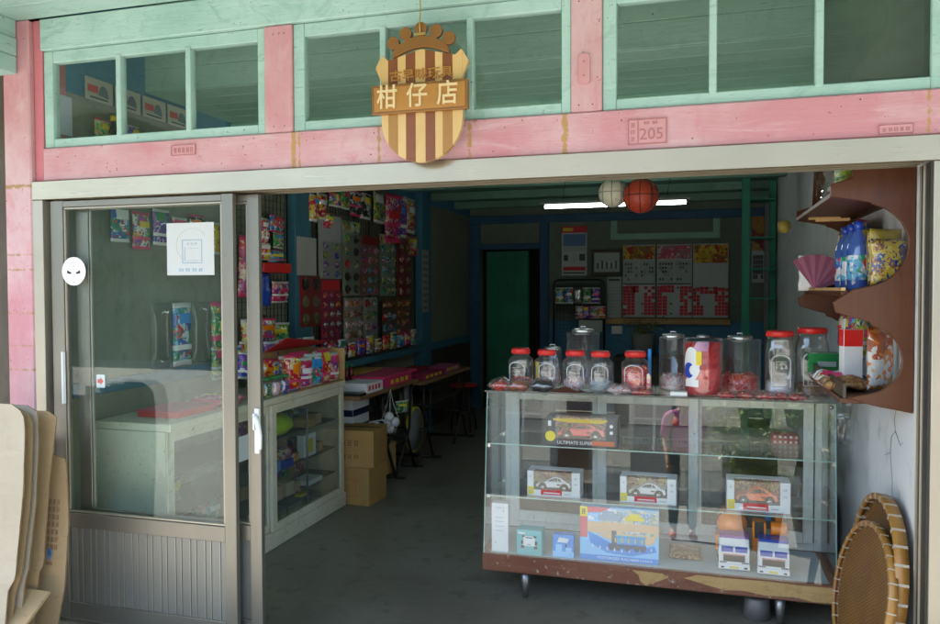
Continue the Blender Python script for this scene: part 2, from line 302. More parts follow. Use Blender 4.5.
# ---------------------------------------------------------------- mesh helpers
class MB:
    """collects shapes; build() links them as ONE mesh object"""
    def __init__(s, org=(0, 0, 0)): s.v, s.f, s.mi, s.o, s.sm = [], [], [], Vector(org), []
    def add(s, vs, fs, m=0, smooth=False):
        k = len(s.v); s.v += [Vector(p) for p in vs]; s.f += [tuple(i+k for i in f) for f in fs]; s.mi += [m]*len(fs); s.sm += [smooth]*len(fs); return s
    def box(s, x0, x1, y0, y1, z0, z1, m=0):
        return s.add([(x, y, z) for z in (z0, z1) for y in (y0, y1) for x in (x0, x1)],
                     [(0, 2, 3, 1), (4, 5, 7, 6), (0, 1, 5, 4), (2, 6, 7, 3), (0, 4, 6, 2), (1, 3, 7, 5)], m)
    def prism(s, pts, axis, a, b, m=0, smooth=False, side=None):
        """outline (2D) extruded along an axis: 'y' -> (x,z), 'x' -> (y,z), 'z' -> (x,y)"""
        def P(p, t): return {'y': (p[0], t, p[1]), 'x': (t, p[0], p[1]), 'z': (p[0], p[1], t)}[axis]
        n = len(pts); ar = sum(pts[i][0]*pts[(i+1) % n][1]-pts[(i+1) % n][0]*pts[i][1] for i in range(n))
        q = list(pts) if ar > 0 else list(pts)[::-1]
        if (axis == 'y') == (b > a): q = q[::-1]
        # winding is finally repaired by recalc in build()
        vs = [P(p, a) for p in q]+[P(p, b) for p in q]
        s.add(vs, [tuple(range(n))[::-1], tuple(range(n, 2*n))], m)
        k = len(s.v)-2*n
        for i in range(n):
            j = (i+1) % n; s.f.append((k+i, k+j, k+n+j, k+n+i)); s.mi.append(m if side is None else side); s.sm.append(smooth)
        return s
    def lathe(s, prof, c=(0, 0, 0), seg=24, m=0, smooth=True, axis='z', sq=0, caps=True):
        """profile [(r, z)...] spun about an axis; sq>0 pulls the section towards a rounded square"""
        c = Vector(c); vs = []
        for r, z in prof:
            for i in range(seg):
                a = 2*math.pi*i/seg; k = 1
                if sq: k = 1/((abs(math.cos(a))**(2+sq)+abs(math.sin(a))**(2+sq))**(1/(2+sq)))
                x, y = r*k*math.cos(a), r*k*math.sin(a)
                vs.append(c+Vector({'z': (x, y, z), 'y': (x, z, y), 'x': (z, x, y)}[axis]))
        fs = [(j*seg+i, j*seg+(i+1) % seg, (j+1)*seg+(i+1) % seg, (j+1)*seg+i) for j in range(len(prof)-1) for i in range(seg)]
        if caps and prof[0][0] > 1e-6: fs.append(tuple(range(seg))[::-1])
        if caps and prof[-1][0] > 1e-6: fs.append(tuple(range((len(prof)-1)*seg, len(prof)*seg)))
        return s.add(vs, fs, m, smooth)
    def cyl(s, c, r, h, axis='z', seg=20, m=0, r2=None): return s.lathe([(r, 0), (r if r2 is None else r2, h)], c, seg, m, True, axis)
    def tube(s, pts, r, seg=8, m=0):
        pts = [Vector(p) for p in pts]; vs = []; n = len(pts); pn = None
        for i, p in enumerate(pts):
            t = (pts[min(i+1, n-1)]-pts[max(i-1, 0)]).normalized()
            if pn is None: pn = t.orthogonal().normalized()
            pn = (pn-t*pn.dot(t)).normalized(); q = t.cross(pn)
            rr = r[i] if isinstance(r, (list, tuple)) else r
            vs += [p+(pn*math.cos(2*math.pi*k/seg)+q*math.sin(2*math.pi*k/seg))*rr for k in range(seg)]
        fs = [(i*seg+k, i*seg+(k+1) % seg, (i+1)*seg+(k+1) % seg, (i+1)*seg+k) for i in range(n-1) for k in range(seg)]
        fs += [tuple(range(seg))[::-1], tuple(range((n-1)*seg, n*seg))]
        return s.add(vs, fs, m, True)
    def ball(s, c, r, seg=16, m=0, sz=1):
        n = seg//2; return s.lathe([(max(r*math.sin(math.pi*i/n), 1e-7), -r*math.cos(math.pi*i/n)*sz) for i in range(n+1)], c, seg, m)
    def pillow(s, w, h, d, m=0, c=(0, 0, 0), rough=.12, seed=0, crimp=.04, nx=10, ny=12, lab=False):
        """a filled bag standing in XZ, puffed along Y, with flat crimped ends"""
        rnd = random.Random(seed); vs = []
        ph = [rnd.uniform(0, 6.3) for _ in range(6)]
        for side in (-1, 1):
            for j in range(ny+1):
                for i in range(nx+1):
                    u, v = i/nx*2-1, j/ny*2-1
                    e = max(0, 1-abs(u)**3)*max(0, 1-(abs(v)/(1-crimp))**4) if abs(v) < 1-crimp else 0
                    e = max(e, 0)**.6
                    k = 1+rough*(math.sin(5*u+ph[0]+side)+math.sin(7*v+ph[1])+math.sin(4*u*v*3+ph[2]+side*2))*.6
                    nar = 1-.06*(1-abs(v)**2)+rough*.12*math.sin(9*v+ph[3])
                    vs.append((c[0]+u*w/2*nar, c[1]+side*(d/2*e*k+.0006), c[2]+v*h/2+rough*.04*h*math.sin(3*u+ph[4])))
        n = (nx+1)*(ny+1); fs = []; lm = []; la, lb = rnd.choice([(1, 6), (2, 8), (3, 8), (1, 8)]); lc = rnd.choice([6, 7, 8]); ld = lc+rnd.choice([1, 2]); le = rnd.choice([3, 4, 99])
        for j in range(ny):
            for i in range(nx):
                a = j*(nx+1)+i; fs.append((a, a+1, a+nx+2, a+nx+1)); fs.append((n+a, n+a+nx+1, n+a+nx+2, n+a+1)); lm += [m+1 if lab and la <= i <= lb and lc <= j <= ld else (m+2 if lab and (j in (0, ny-1) or j == le) else m)]*2
        for i in range(nx):
            fs.append((i, n+i, n+i+1, i+1)); a = ny*(nx+1)+i; fs.append((a, a+1, n+a+1, n+a))
        for j in range(ny):
            a = j*(nx+1); fs.append((a, a+nx+1, n+a+nx+1, n+a)); a += nx; fs.append((a, n+a, n+a+nx+1, a+nx+1))
        s.add(vs, fs, m, True); k = len(s.f)-len(fs)
        for i, q in enumerate(lm): s.mi[k+i] = q
        return s
    def rot(s, k, ax, ang, piv=(0, 0, 0)):
        """turn everything added since vertex k"""
        q = Quaternion(Vector({'x': (1, 0, 0), 'y': (0, 1, 0), 'z': (0, 0, 1)}[ax]), ang); p = Vector(piv)
        for i in range(k, len(s.v)): s.v[i] = q @ (s.v[i]-p)+p
        return s
    def move(s, k, d):
        d = Vector(d)
        for i in range(k, len(s.v)): s.v[i] = s.v[i]+d
        return s
    def text(s, body, size, x, y, z, depth=.002, m=0, align='CENTER', wide=1, bold=0):
        """letters standing in the XZ plane, facing -Y, front face at y-depth"""
        cu = bpy.data.curves.new('t', 'FONT'); cu.body = body; cu.size = size; cu.align_x = align; cu.align_y = 'CENTER'
        cu.extrude = depth/2; cu.resolution_u = 3; cu.offset = bold
        ob = bpy.data.objects.new('t', cu); COL.objects.link(ob)
        dg = bpy.context.evaluated_depsgraph_get(); me = bpy.data.meshes.new_from_object(ob.evaluated_get(dg))
        s.add([(x+v.co.x*wide, y-depth/2-v.co.z, z+v.co.y) for v in me.vertices], [tuple(p.vertices) for p in me.polygons], m)
        bpy.data.objects.remove(ob); bpy.data.curves.remove(cu); bpy.data.meshes.remove(me); return s
    def build(s, name, mats, parent=None, bevel=0, seg=1, loc=None, rz=0):
        if not isinstance(mats, (list, tuple)): mats = [mats]
        me = bpy.data.meshes.new(name); me.from_pydata([tuple(v-s.o) for v in s.v], [], s.f)
        for i, p in enumerate(me.polygons): p.material_index = s.mi[i]; p.use_smooth = s.sm[i]
        for mt in mats: me.materials.append(mt)
        bm = bmesh.new(); bm.from_mesh(me); bmesh.ops.recalc_face_normals(bm, faces=bm.faces[:])
        if bevel:
            es = [e for e in bm.edges if len(e.link_faces) == 2 and e.calc_face_angle(0) > R(40)]
            bmesh.ops.bevel(bm, geom=es, offset=bevel, segments=seg, affect='EDGES', profile=.5, clamp_overlap=True)
        bm.to_mesh(me); bm.free()
        ob = bpy.data.objects.new(name, me); COL.objects.link(ob); ob.parent = parent
        if parent is None: ob.location = s.o if loc is None else loc
        elif loc is not None: ob.location = loc
        ob.rotation_euler.z = rz
        return ob
def tag(o, label=None, cat=None, group=None, kind=None):
    for k, v in (('label', label), ('category', cat), ('group', group), ('kind', kind)):
        if v: o[k] = v
    return o
def thing(name, label, cat, loc=(0, 0, 0), rz=0, group=None):
    o = bpy.data.objects.new(name, None); COL.objects.link(o); o.location = loc; o.rotation_euler.z = rz; o.empty_display_size = .05
    return tag(o, label, cat, group)
def copy_tree(o, parent=None):
    c = o.copy(); COL.objects.link(c); c.parent = parent
    for ch in [x for x in bpy.data.objects if x.parent == o]: copy_tree(ch, c)
    return c
# ================================================================ the setting
def struct(name, mb, mats, **k): return tag(mb.build(name, mats, **k), kind='structure')
struct('floor', MB((0, 4, 0)).box(-8, 7, 2.9, 9.8, -.06, 0), floorm)
struct('pavement', MB((0, 1, 0)).box(-8, 7, .35, 2.9, -.06, -.003), cementout)  # unseen walk, made paler than the floor to bounce light inside
struct('street', MB((0, -6, -.15)).box(-40, 40, -60, .35, -.3, -.05), paving)

# ---------------------------------------------------------------- the shop building
SH = (-1.08, 2.89, 0)
shop = thing('shop_building', 'old wooden shophouse with pink beams, mint green transom windows and aluminium sliding doors', 'building', SH)
shop.location.y += .045
def sp(name, mats, boxes, bevel=0, parent=None, label=None):
    mb = MB(SH)
    for b in boxes: mb.box(*b)
    o = mb.build(name, mats, parent or shop, bevel)
    if label: o['label'] = label
    return o
rnd = random.Random(4)
sp('column', pinkcol, [(-3.10, -2.947, 2.825, 2.99, 0, 2.79)], .006)
sp('column', pinkdark, [(-2.945, -2.896, 2.85, 2.99, 2.052, 2.79)], .003, label='narrow dark pink strip beside the corner column')
sp('lintel', pinkx, [(-2.894, .95, 2.842, 2.97, 2.052, 2.203)], .005)
for a, b in ((-1.743, -1.613), (-.459, -.345)): sp('post', pinkz, [(a, b, 2.846, 2.95, 2.205, 2.645)], .004)
sp('header_board', mint, [(-2.894, .95, 2.836, 2.90, 2.647, 2.788)], .004)
def transom(x0, x1, bars, last=None, wl=.05, wr=.036):
    f = MB(SH); y0, y1 = 2.856, 2.9
    f.box(x0, x0+wl, y0, y1, 2.205, 2.645); f.box(x1-wr, x1, y0, y1, 2.205, 2.645)
    f.box(x0+wl, x1-wr, y0+.002, y1, 2.205, 2.246); f.box(x0+wl, x1-wr, y0+.002, y1, 2.592, 2.645)
    for b in bars: f.box(b-.013, b+.013, y0-.004, y1-.006, 2.238, 2.6)
    o = f.build('transom_window', mint, shop, .003)
    xs = [x0+wl]+list(bars)+[x1-wr]
    for i in range(len(xs)-1):
        g = MB(SH).box(xs[i], xs[i+1], 2.876, 2.88, 2.24, 2.6)
        p = g.build('pane', frostgl if last and i == len(xs)-2 else transgl)
        p.parent = o; p.location = (0, 0, 0)
        if last and i == len(xs)-2: p['label'] = 'pebbled frosted pane at the end of the transom'
transom(-2.893, -1.744, (-2.481, -2.119)); transom(-1.612, -.460, (-1.213, -.852)); transom(-.344, .765, (.043, .39), True)
sp('post', mintz, [(.767, .95, 2.85, 2.95, 2.205, 2.645)], .003)
# cast plates painted over on the beam
def plate(x0, x1, z0, z1, y, texts, rim=.0035, mat=reliefp):
    mb = MB(SH); mb.box(x0, x1, y-.003, y+.001, z0, z1, 0)
    for b in ((x0, x1, z0, z0+rim), (x0, x1, z1-rim, z1), (x0, x0+rim, z0+rim, z1-rim), (x1-rim, x1, z0+rim, z1-rim)): mb.box(b[0], b[1], y-.0055, y-.0028, b[2], b[3], 1)
    for t, s, x, z, w in texts: mb.text(t, s, x, y-.003, z, .002, 1, wide=w)
    return mb.build('number_plate', [mat, relief], shop)
def glyphs(mb, x0, x1, z, h, y, m, n, rows=1, d=.0012, seed=1):
    """worn characters too faint to read: a few raised strokes each"""
    q = random.Random(seed); w = (x1-x0)/n
    for r_ in range(rows):
        for i in range(n):
            a = x0+i*w+w*.12; zz = z-r_*h*1.35
            for k in range(3): 
                zc = zz+h*(.15+.35*k); mb.box(a+q.uniform(0, w*.15), a+w*.76-q.uniform(0, w*.2), y-d, y, zc-h*.055, zc+h*.055, m)
            for k in range(2):
                xc = a+w*(.18+.4*k)+q.uniform(-.08, .08)*w; mb.box(xc-w*.06, xc+w*.06, y-d*1.05, y, zz+q.uniform(0, h*.2), zz+h*q.uniform(.75, 1), m)
pl = plate(-.250, -.113, 2.072, 2.163, 2.842, [('205', .058, -.167, 2.106, 1.0)])
g_ = MB(SH); g_.box(-.216, -.213, 2.8365, 2.84, 2.078, 2.157, 0); glyphs(g_, -.243, -.222, 2.083, .018, 2.839, 0, 1); glyphs(g_, -.243, -.222, 2.108, .018, 2.839, 0, 1, seed=3); glyphs(g_, -.243, -.222, 2.133, .018, 2.839, 0, 1, seed=4); glyphs(g_, -.20, -.14, 2.142, .011, 2.839, 0, 2, seed=6)
g_.build('lettering', relief, shop)
plate(-2.197, -2.075, 2.133, 2.178, 2.842, [], .002)
plate(.572, .675, 2.062, 2.092, 2.842, [], .0015)
g_ = MB(SH); glyphs(g_, -2.187, -2.085, 2.143, .024, 2.839, 0, 5, seed=8); glyphs(g_, .58, .667, 2.069, .014, 2.839, 0, 5, seed=9)
g_.build('lettering', relief, shop)
sw = MB(SH); sw.prism([(-.432+.022+.022*math.cos(a)*1.0, 2.36+.045*(1 if math.sin(a) > 0 else -1)+.012*math.sin(a)) for a in [math.pi*2*i/20 for i in range(20)]], 'y', 2.846, 2.836)
sw.cyl((-.41, 2.836, 2.385), .004, -.003, 'y', 10, 1); sw.cyl((-.41, 2.836, 2.335), .004, -.003, 'y', 10, 1)
sw.build('cover_plate', [reliefp, relief], shop, .002)
# aluminium frame
hd = MB(SH); hd.box(-2.945, .95, 2.826, 2.842, 1.967, 2.050); hd.box(-2.945, .95, 2.842, 2.985, 1.995, 2.046)
for y in (2.842, 2.889, 2.937, 2.98): hd.box(-2.885, .72, y, y+.006, 1.968, 1.996)
hd.build('door_head', alu, shop, .0015)
sp('door_jamb', aluz, [(-2.945, -2.887, 2.828, 2.985, 0, 1.965)], .0015)
sp('door_jamb', aluz, [(.735, .80, 2.828, 2.985, 0, 1.965), (.803, .95, 2.834, 2.985, 0, 1.965), (.722, .735, 2.90, 2.906, .03, 1.965), (.72, .735, 2.95, 2.956, .03, 1.965)], .0015)
sp('door_jamb', aludark, [(.728, .7345, 2.84, 2.985, .03, 1.965)])
sp('threshold', aluz, [(-2.885, .72, 2.835, 2.985, .001, .018), (-2.885, .72, 2.867, 2.872, .018, .03), (-2.885, .72, 2.912, 2.917, .018, .03)])
def sliding_door(x0, x1, y, label, handle):
    f = MB(SH); t = .028
    f.box(x0, x0+.068, y, y+t, .03, 1.962); f.box(x1-.056, x1, y, y+t, .03, 1.962)
    f.box(x0+.068, x1-.056, y+.001, y+t-.001, 1.932, 1.96)
    f.box(x0+.068, x1-.056, y+.001, y+t-.001, .457, .525); f.box(x0+.068, x1-.056, y+.001, y+t-.001, .03, .108)
    # inner bead round the glass
    a, b = x0+.068, x1-.056
    for q in ((a, b, .526, .536), (a, b, 1.921, 1.931), (a, a+.01, .536, 1.921), (b-.01, b, .536, 1.921)): f.box(q[0], q[1], y+.006, y+.018, q[2], q[3], 1)
    o = f.build('sliding_door', [aludoor, aluz], shop, .002); o['label'] = label
    pn = MB(SH); x = a; k = 0; pn.box(a, b, y+.013, y+.017, .108, .457)
    while x < b-.03:
        w = (.046, .030)[k % 2]; pn.box(x+.003, min(x+w-.003, b), y+.008, y+.013, .109, .456, 0); pn.box(x-.001, x+.0022, y+.004, y+.013, .109, .456, 1); x += w; k += 1
    for n_, mb_, mt in (('lower_panel', pn, [alulow, aluz]), ('pane', MB(SH).box(a, b, y+.011, y+.014, .525, 1.932), panegl)):
        p = mb_.build(n_, mt); p.parent = o
    for n_, mb_, mt, bv in handle:
        p = mb_.build(n_, mt, None, bv); p.parent = o; p.location = (0, 0, 0)
    for c in o.children: c.location = (0, 0, 0)
    return o
h1 = MB(SH); h1.box(-2.803, -2.793, 2.832, 2.85, 1.03, 1.27)
h2 = MB(SH); h2.box(-1.834, -1.812, 2.886, 2.90, .845, 1.04); h2.tube([(-1.82, 2.884, 1.0), (-1.815, 2.865, 1.005), (-1.80, 2.858, .98), (-1.79, 2.858, .93), (-1.79, 2.86, .87)], [.011, .012, .012, .010, .007], 10)
h2.box(-1.832, -1.822, 2.868, 2.886, .95, 1.02)
sliding_door(-2.865, -1.905, 2.85, 'outer sliding door with paper notice on its glass', [('pull_handle', h1, white, .002)])
sliding_door(-2.77, -1.812, 2.90, 'inner sliding door behind the outer one, with white latch', [('latch', h2, white, .002)])
# walls
sp('wall', plaster, [(-3.05, -2.90, 2.99, 9.8, 0, 2.5)], label='left side wall hung with toy racks')
sp('wall', bluewall, [(-3.05, -2.90, 2.99, 9.8, 2.502, 3.15)], label='blue painted top of the left wall')
sp('wall', plasterr, [(.74, .95, 2.99, 9.8, 0, 3.15)], label='whitewashed right wall with a crack')
sp('dado_strip', blueboard, [(-2.898, -2.884, 2.99, 4.6, 1.03, 1.10)], .002)
sp('dado_strip', blueboard, [(-2.898, -2.884, 7.97, 9.8, .87, .95)], .002)
sp('dado_strip', darkwall, [(-2.898, -2.888, 7.97, 9.8, 0, .868)], .002, label='dark boards low on the far left wall')
sp('post', blueboard, [(-2.90, -2.835, 5.06, 5.30, 0, 2.62)], .004, label='broad blue post between the toy racks')
sp('post', blueboard, [(-2.90, -2.80, 7.69, 7.97, 0, 2.62)], .004, label='dark blue post past the toy racks')
# back wall
sp('wall', plasterb, [(-1.95, .95, 9.8, 9.9, 1.15, 2.62), (-3.05, -2.75, 9.8, 9.9, 0, 2.62), (-2.75, -1.95, 9.8, 9.9, 2.3, 2.62), (-2.75, -1.95, 9.81, 9.88, 2.10, 2.32)], label='pale back wall hung with calendars')
sp('wall', bluewall, [(-1.95, .95, 9.79, 9.9, 0, 1.148)], label='dark blue lower part of the back wall')
sp('back_beam', bluebeam, [(-2.898, .738, 9.74, 9.79, 2.40, 2.50), (-2.898, -2.75, 9.76, 9.79, 0, 2.398), (-1.955, -1.84, 9.75, 9.79, 0, 2.398), (-2.748, -1.957, 9.76, 9.79, 2.065, 2.14)], .004)
sp('picture_rail', mintin, [(-1.06, .24, 9.76, 9.80, 2.16, 2.235), (-1.06, -.98, 9.765, 9.80, 2.237, 2.398), (.16, .24, 9.765, 9.80, 2.237, 2.398)], .003)
sp('ledge', ply, [(-1.11, .36, 9.70, 9.788, 1.115, 1.185)], .003)
bd = MB(SH); k = 0
bd.box(-.62, 0, -.02, .02, .02, 2.05)
for z0, z1 in ((.12, .62), (.72, 1.22), (1.32, 1.6), (1.68, 1.95)): bd.box(-.56, -.06, -.028, -.02, z0, z1)
bd.rot(0, 'z', R(-14)); bd.move(0, (-2.12, 9.85, 0))
bd.build('back_door', greendoor, shop, .004)
sp('passage_wall', darkwall, [(-3.3, -1.6, 10.71, 10.9, -.1, 2.7), (-3.0, -2.76, 9.9, 10.6, 0, 2.4), (-1.94, -1.8, 9.9, 10.6, 0, 2.4), (-3.05, -1.8, 9.895, 10.72, 2.39, 2.6), (-3.05, -1.8, 9.85, 10.7, -.05, .002), (-3.05, -2.99, 9.9, 10.7, 0, 2.395), (-1.81, -1.7, 9.9, 10.7, 0, 2.395)])  # unseen passage, extra boxes added to stop daylight leaking round the doorway
# ceilings
ce = MB(SH)
for i in range(12):
    y = 2.99+i*.05
    if i < 12: pass
for i in range(20): ce.box(-3.04+i*.2, -2.842+i*.2, 2.99, 3.57, 3.10, 3.12)
for i in range(4): ce.box(-2.899, .738, 3.545, 3.57, 2.627+i*.12, 2.745+i*.12)
for i in range(12):
    y = 3.57+i*.156; ce.box(-2.899, .738, y, y+.1535, 2.625, 2.645)
for y in (4.35, 5.3): ce.box(-2.899, .738, y, y+.09, 2.53, 2.624)
ce.build('ceiling', mintin, shop, .003)
c2 = MB(SH)
for i in range(12, 40):
    y = 3.57+i*.156; c2.box(-2.899, .738, y, y+.1535, 2.625, 2.645)
for y in (6.3, 7.3, 8.2, 9.1): c2.box(-2.899, .738, y, y+.09, 2.54, 2.624)
c2.build('ceiling', mintshade, shop, .003)['label'] = 'boarded ceiling deep in the shop, painted darker for shade'
so_ = MB(SH)
for i in range(10):
    y = 2.832-i*.16; so_.box(-8, 7, y-.158, y, 2.79, 2.81+rnd.uniform(0, .004))
so_.box(-8, 7, 1.16, 1.26, 2.62, 2.789)  # added edge beam, unseen; keeps sky out of the transom reflection
so_.build('arcade_ceiling', mint, shop, .003)
eb = MB(SH)
for i in range(3): eb.box(-3.16, -3.012+(.003 if i == 1 else 0), 1.25, 2.822, 2.545+i*.082, 2.625+i*.082)
eb.build('arcade_beam', minty, shop, .003)
sp('roof', darkwall, [(-8, 7, 1.2, 10, 3.2, 3.3), (-8, 7, 1.18, 1.22, 2.75, 3.2)])  # unseen roof; its front edge and width are set to shape daylight
sp('neighbour_wall', darkwall, [(-8, -3.102, 2.9, 9.9, 0, 3.2)], label='dark weathered wall beyond the corner column')
sp('neighbour_wall', plasterr, [(.952, 7, 2.9, 9.9, 0, 3.2), (-3.05, .95, 9.9, 10, 2.62, 3.2)], label='wall beyond the doorway')
for x in (-6.5, 4.6): sp('arcade_pillar', creamside, [(x, x+.3, 1.72, 2.02, 0, 2.698)], .01)

# ---------------------------------------------------------------- across the street (mirrored in the show case)
OB = (5, -10, -.14)
opp = thing('opposite_house', 'pale rendered house across the street with dark windows', 'building', OB)
f = MB(OB); f.box(-6, 18, -12, -10.4, -.14, 5.0)
for x in range(-5, 18, 3): f.box(x-.18, x+.18, -10.4, -10.1, -.14, 3.0)
f.box(-6, 18, -10.4, -9.6, 3.0, 3.3)
f.build('wall', concrete('pale render', (.62, .57, .47), (.70, .65, .55), (.48, .44, .36), .85), opp)
for x in range(-5, 15, 3):
    w = MB(OB); w.box(x+.6, x+1.5, -10.4, -10.37, 1.0, 2.4); fr = w.build('window', navy, opp)
    g = MB(OB); g.box(x+1.02, x+1.08, -10.37, -10.34, 1.0, 2.4); g.box(x+.6, x+1.5, -10.37, -10.34, 1.68, 1.73); p = g.build('frame', white); p.parent = fr; p.location = (0, 0, 0)
    if x % 2: MB(OB).box(x+1.9, x+2.6, -10.4, -10.36, -.14, 2.1).build('door', redwood, opp)

TB = (-14, -9, -.05)
tw = thing('dark_reflection_house', 'dark green boarded house added across the street to darken the door glass reflection', 'building', TB)  # unseen house, added so the door glass mirrors something dark
mb = MB(TB); mb.box(-30, -6.2, -12, -9, -.1, 4)
for i in range(60): mb.box(-29.9+.39*i, -29.6+.39*i, -9, -8.97, -.1, 3.95)
mb.build('wall', worn('dark green boards', (.035, .075, .055), (.05, .10, .075), (.02, .03, .02), (.03, .03, .02), (6, 6, 1)), tw)
for x in (-25, -20, -15, -10): MB(TB).box(x, x+1.6, -8.97, -8.94, .9, 2.6).build('window', navy, tw)

q = MB(SH); r3 = random.Random(12)
for i in range(46):
    x = r3.uniform(-2.85, .9); z = r3.choice([2.075, 2.09, 2.16, 2.182, 2.12])+r3.uniform(-.01, .01); s_ = r3.uniform(.0014, .0035); q.lathe([(s_, 0), (s_*.6, -.0012)], (x, 2.842, z), 7, 0, False, 'y')
for i in range(26): q.lathe([(.002, 0), (.0015, -.001)], (r3.uniform(-2.85, .9), 2.836, r3.choice([2.665, 2.77])+r3.uniform(-.006, .006)), 7, 0, False, 'y')
for x in (-1.70, -1.65, -.43, -.38): 
    for z in (2.23, 2.61): q.lathe([(.003, 0), (.002, -.001)], (x, 2.846, z), 7, 0, False, 'y')
tag(q.build('nail', flat('rusty nail heads', (.12, .045, .02), .8), shop), kind='stuff')

q = MB(SH); pts = [(.7385, 3.30, 1.10), (.7385, 3.34, 1.03), (.7385, 3.32, .99), (.7385, 3.38, .96), (.7385, 3.40, .89), (.7385, 3.50, .86)]
q.tube(pts, [.001, .002, .0015, .002, .0018, .0008], 5); q.tube([(.7385, 3.32, .99), (.7385, 3.24, .95), (.7385, 3.20, .97)], [.0015, .001, .0006], 5); q.tube([(.7385, 3.40, .89), (.7385, 3.36, .78), (.7385, 3.37, .66)], [.0015, .001, .0006], 5)
q.build('crack', flat('crack shadow line', (.30, .29, .28), .9), shop)

r4 = random.Random(3)
for x0_, y0_, dx_, dy_, n_ in ((-1.9, 4.4, .10, .02, 7), (-1.3, 5.9, -.12, .05, 7)):
    q = MB(SH); x, y = x0_, y0_; pts = []
    for i in range(n_): pts.append((x, y, .0006)); x += dx_+r4.uniform(-.05, .05); y += dy_+r4.uniform(-.04, .04)
    for (p0, p1) in zip(pts, pts[1:]):
        d = (Vector(p1)-Vector(p0)).normalized(); e = Vector((-d.y, d.x, 0))*r4.uniform(.0004, .0012); q.add([Vector(p0)-e, Vector(p0)+e, Vector(p1)+e, Vector(p1)-e], [(0, 1, 2, 3)])
    q.build('crack', darkmetal, shop)['label'] = 'hairline crack in the cement floor'
# ================================================================ hanging sign, notices
SG = (-1.016, 2.79, 2.30)
sg = thing('hanging_sign', 'shield shaped striped wooden sign with a crown hanging over the doorway', 'sign', (SG[0], SG[1]+.022, SG[2]))
mats_ = [signlight, signdark, signmid]
mb = MB(SG); cx = -1.016
def lerp(x, pts):
    for (a, u), (b, v) in zip(pts, pts[1:]):
        if a <= x <= b: return u+(v-u)*(x-a)/(b-a)
def topz(x): return lerp(min(abs(x), .187), [(0, 2.462), (.135, 2.430), (.160, 2.450), (.187, 2.404)])
def botz(x): return 2.205-.17*math.sqrt(max(0, 1-(x/.1641)**2))
for a, b, mt, ml in [(-.164, -.135, 0, 0), (-.135, -.095, 1, 2), (-.095, -.063, 0, 0), (-.063, -.023, 1, 1), (-.023, .016, 0, 0), (.016, .056, 1, 1), (.056, .085, 0, 0), (.085, .125, 1, 2), (.125, .164, 0, 0)]:
    n = 8; xs = [a+(b-a)*i/n for i in range(n+1)]
    mb.prism([(cx+a, 2.27), (cx+b, 2.27)]+[(cx+x, topz(x)) for x in xs[::-1]], 'y', 2.78, 2.80, mt)
    mb.prism([(cx+x, botz(x)) for x in xs]+[(cx+b, 2.268), (cx+a, 2.268)], 'y', 2.78, 2.80, ml)
for s_ in (-1, 1): mb.prism([(cx+s_*.1645, 2.340), (cx+s_*.165, 2.352), (cx+s_*.187, 2.404), (cx+s_*.1645, 2.444)], 'y', 2.7802, 2.7998, 0)
mb.build('board', mats_, sg, .0015)
cr = MB(SG)
kn = [(-.112, 2.493), (-.061, 2.524), (0, 2.538), (.061, 2.524), (.112, 2.493)]
body = [(cx-.115, 2.436), (cx-.110, 2.462), (cx-.085, 2.484), (cx-.045, 2.505), (cx, 2.512), (cx+.045, 2.505), (cx+.085, 2.484), (cx+.110, 2.462), (cx+.115, 2.436)]+[(cx+.115-.23*i/12, 2.434+.034*math.sin(math.pi*i/12)) for i in range(1, 12)]
cr.prism(body, 'y', 2.772, 2.794)
for i, (a, z) in enumerate(kn):
    cr.lathe([(.0245, 0), (.0245, .0206)], (cx+a, 2.7727+.0001*i, z), 26, 0, False, 'y')
    d = Vector((a*.35, 0, z-2.46)).normalized(); e = Vector((d.z, 0, -d.x))*.013; p0 = Vector((cx+a, 0, z)); p1 = p0-d*.045
    cr.prism([((p0+e).x, (p0+e).z), ((p1+e).x, (p1+e).z), ((p1-e).x, (p1-e).z), ((p0-e).x, (p0-e).z)], 'y', 2.7723+.0001*i, 2.7937)
cr.build('crown', signcrown, sg, .0015)
bn = MB(SG); k0 = 0
bn.box(cx-.193, cx+.190, 2.757, 2.779, 2.222, 2.332, 1); bn.box(cx-.184, cx+.181, 2.7545, 2.757, 2.231, 2.323, 0)
bn.build('band', [signband, signcrown], sg, .002)
tx = MB(SG)
for i, ch in enumerate('柑仔店'): tx.text(ch, .094, cx-.128+i*.121, 2.7545  , 2.277, .006, 0, wide=.92, bold=.0012)
tx.build('lettering', signtext, sg)
t2 = MB(SG); t2.text('古早味玩具', .046, cx+.0, 2.78, 2.365, .004, 0, wide=1.12, bold=.0006); t2.build('lettering', signband, sg)
hk = MB(SG); hk.tube([(cx, 2.771, 2.52), (cx, 2.765, 2.55), (cx+.002, 2.77, 2.60), (cx, 2.77, 2.785)], .0025, 6); hk.box(cx-.022, cx+.022, 2.768, 2.7725, 2.512, 2.520)
hk.build('hanging_wire', flat('brass wire', (.45, .33, .10), .4, .6), sg)

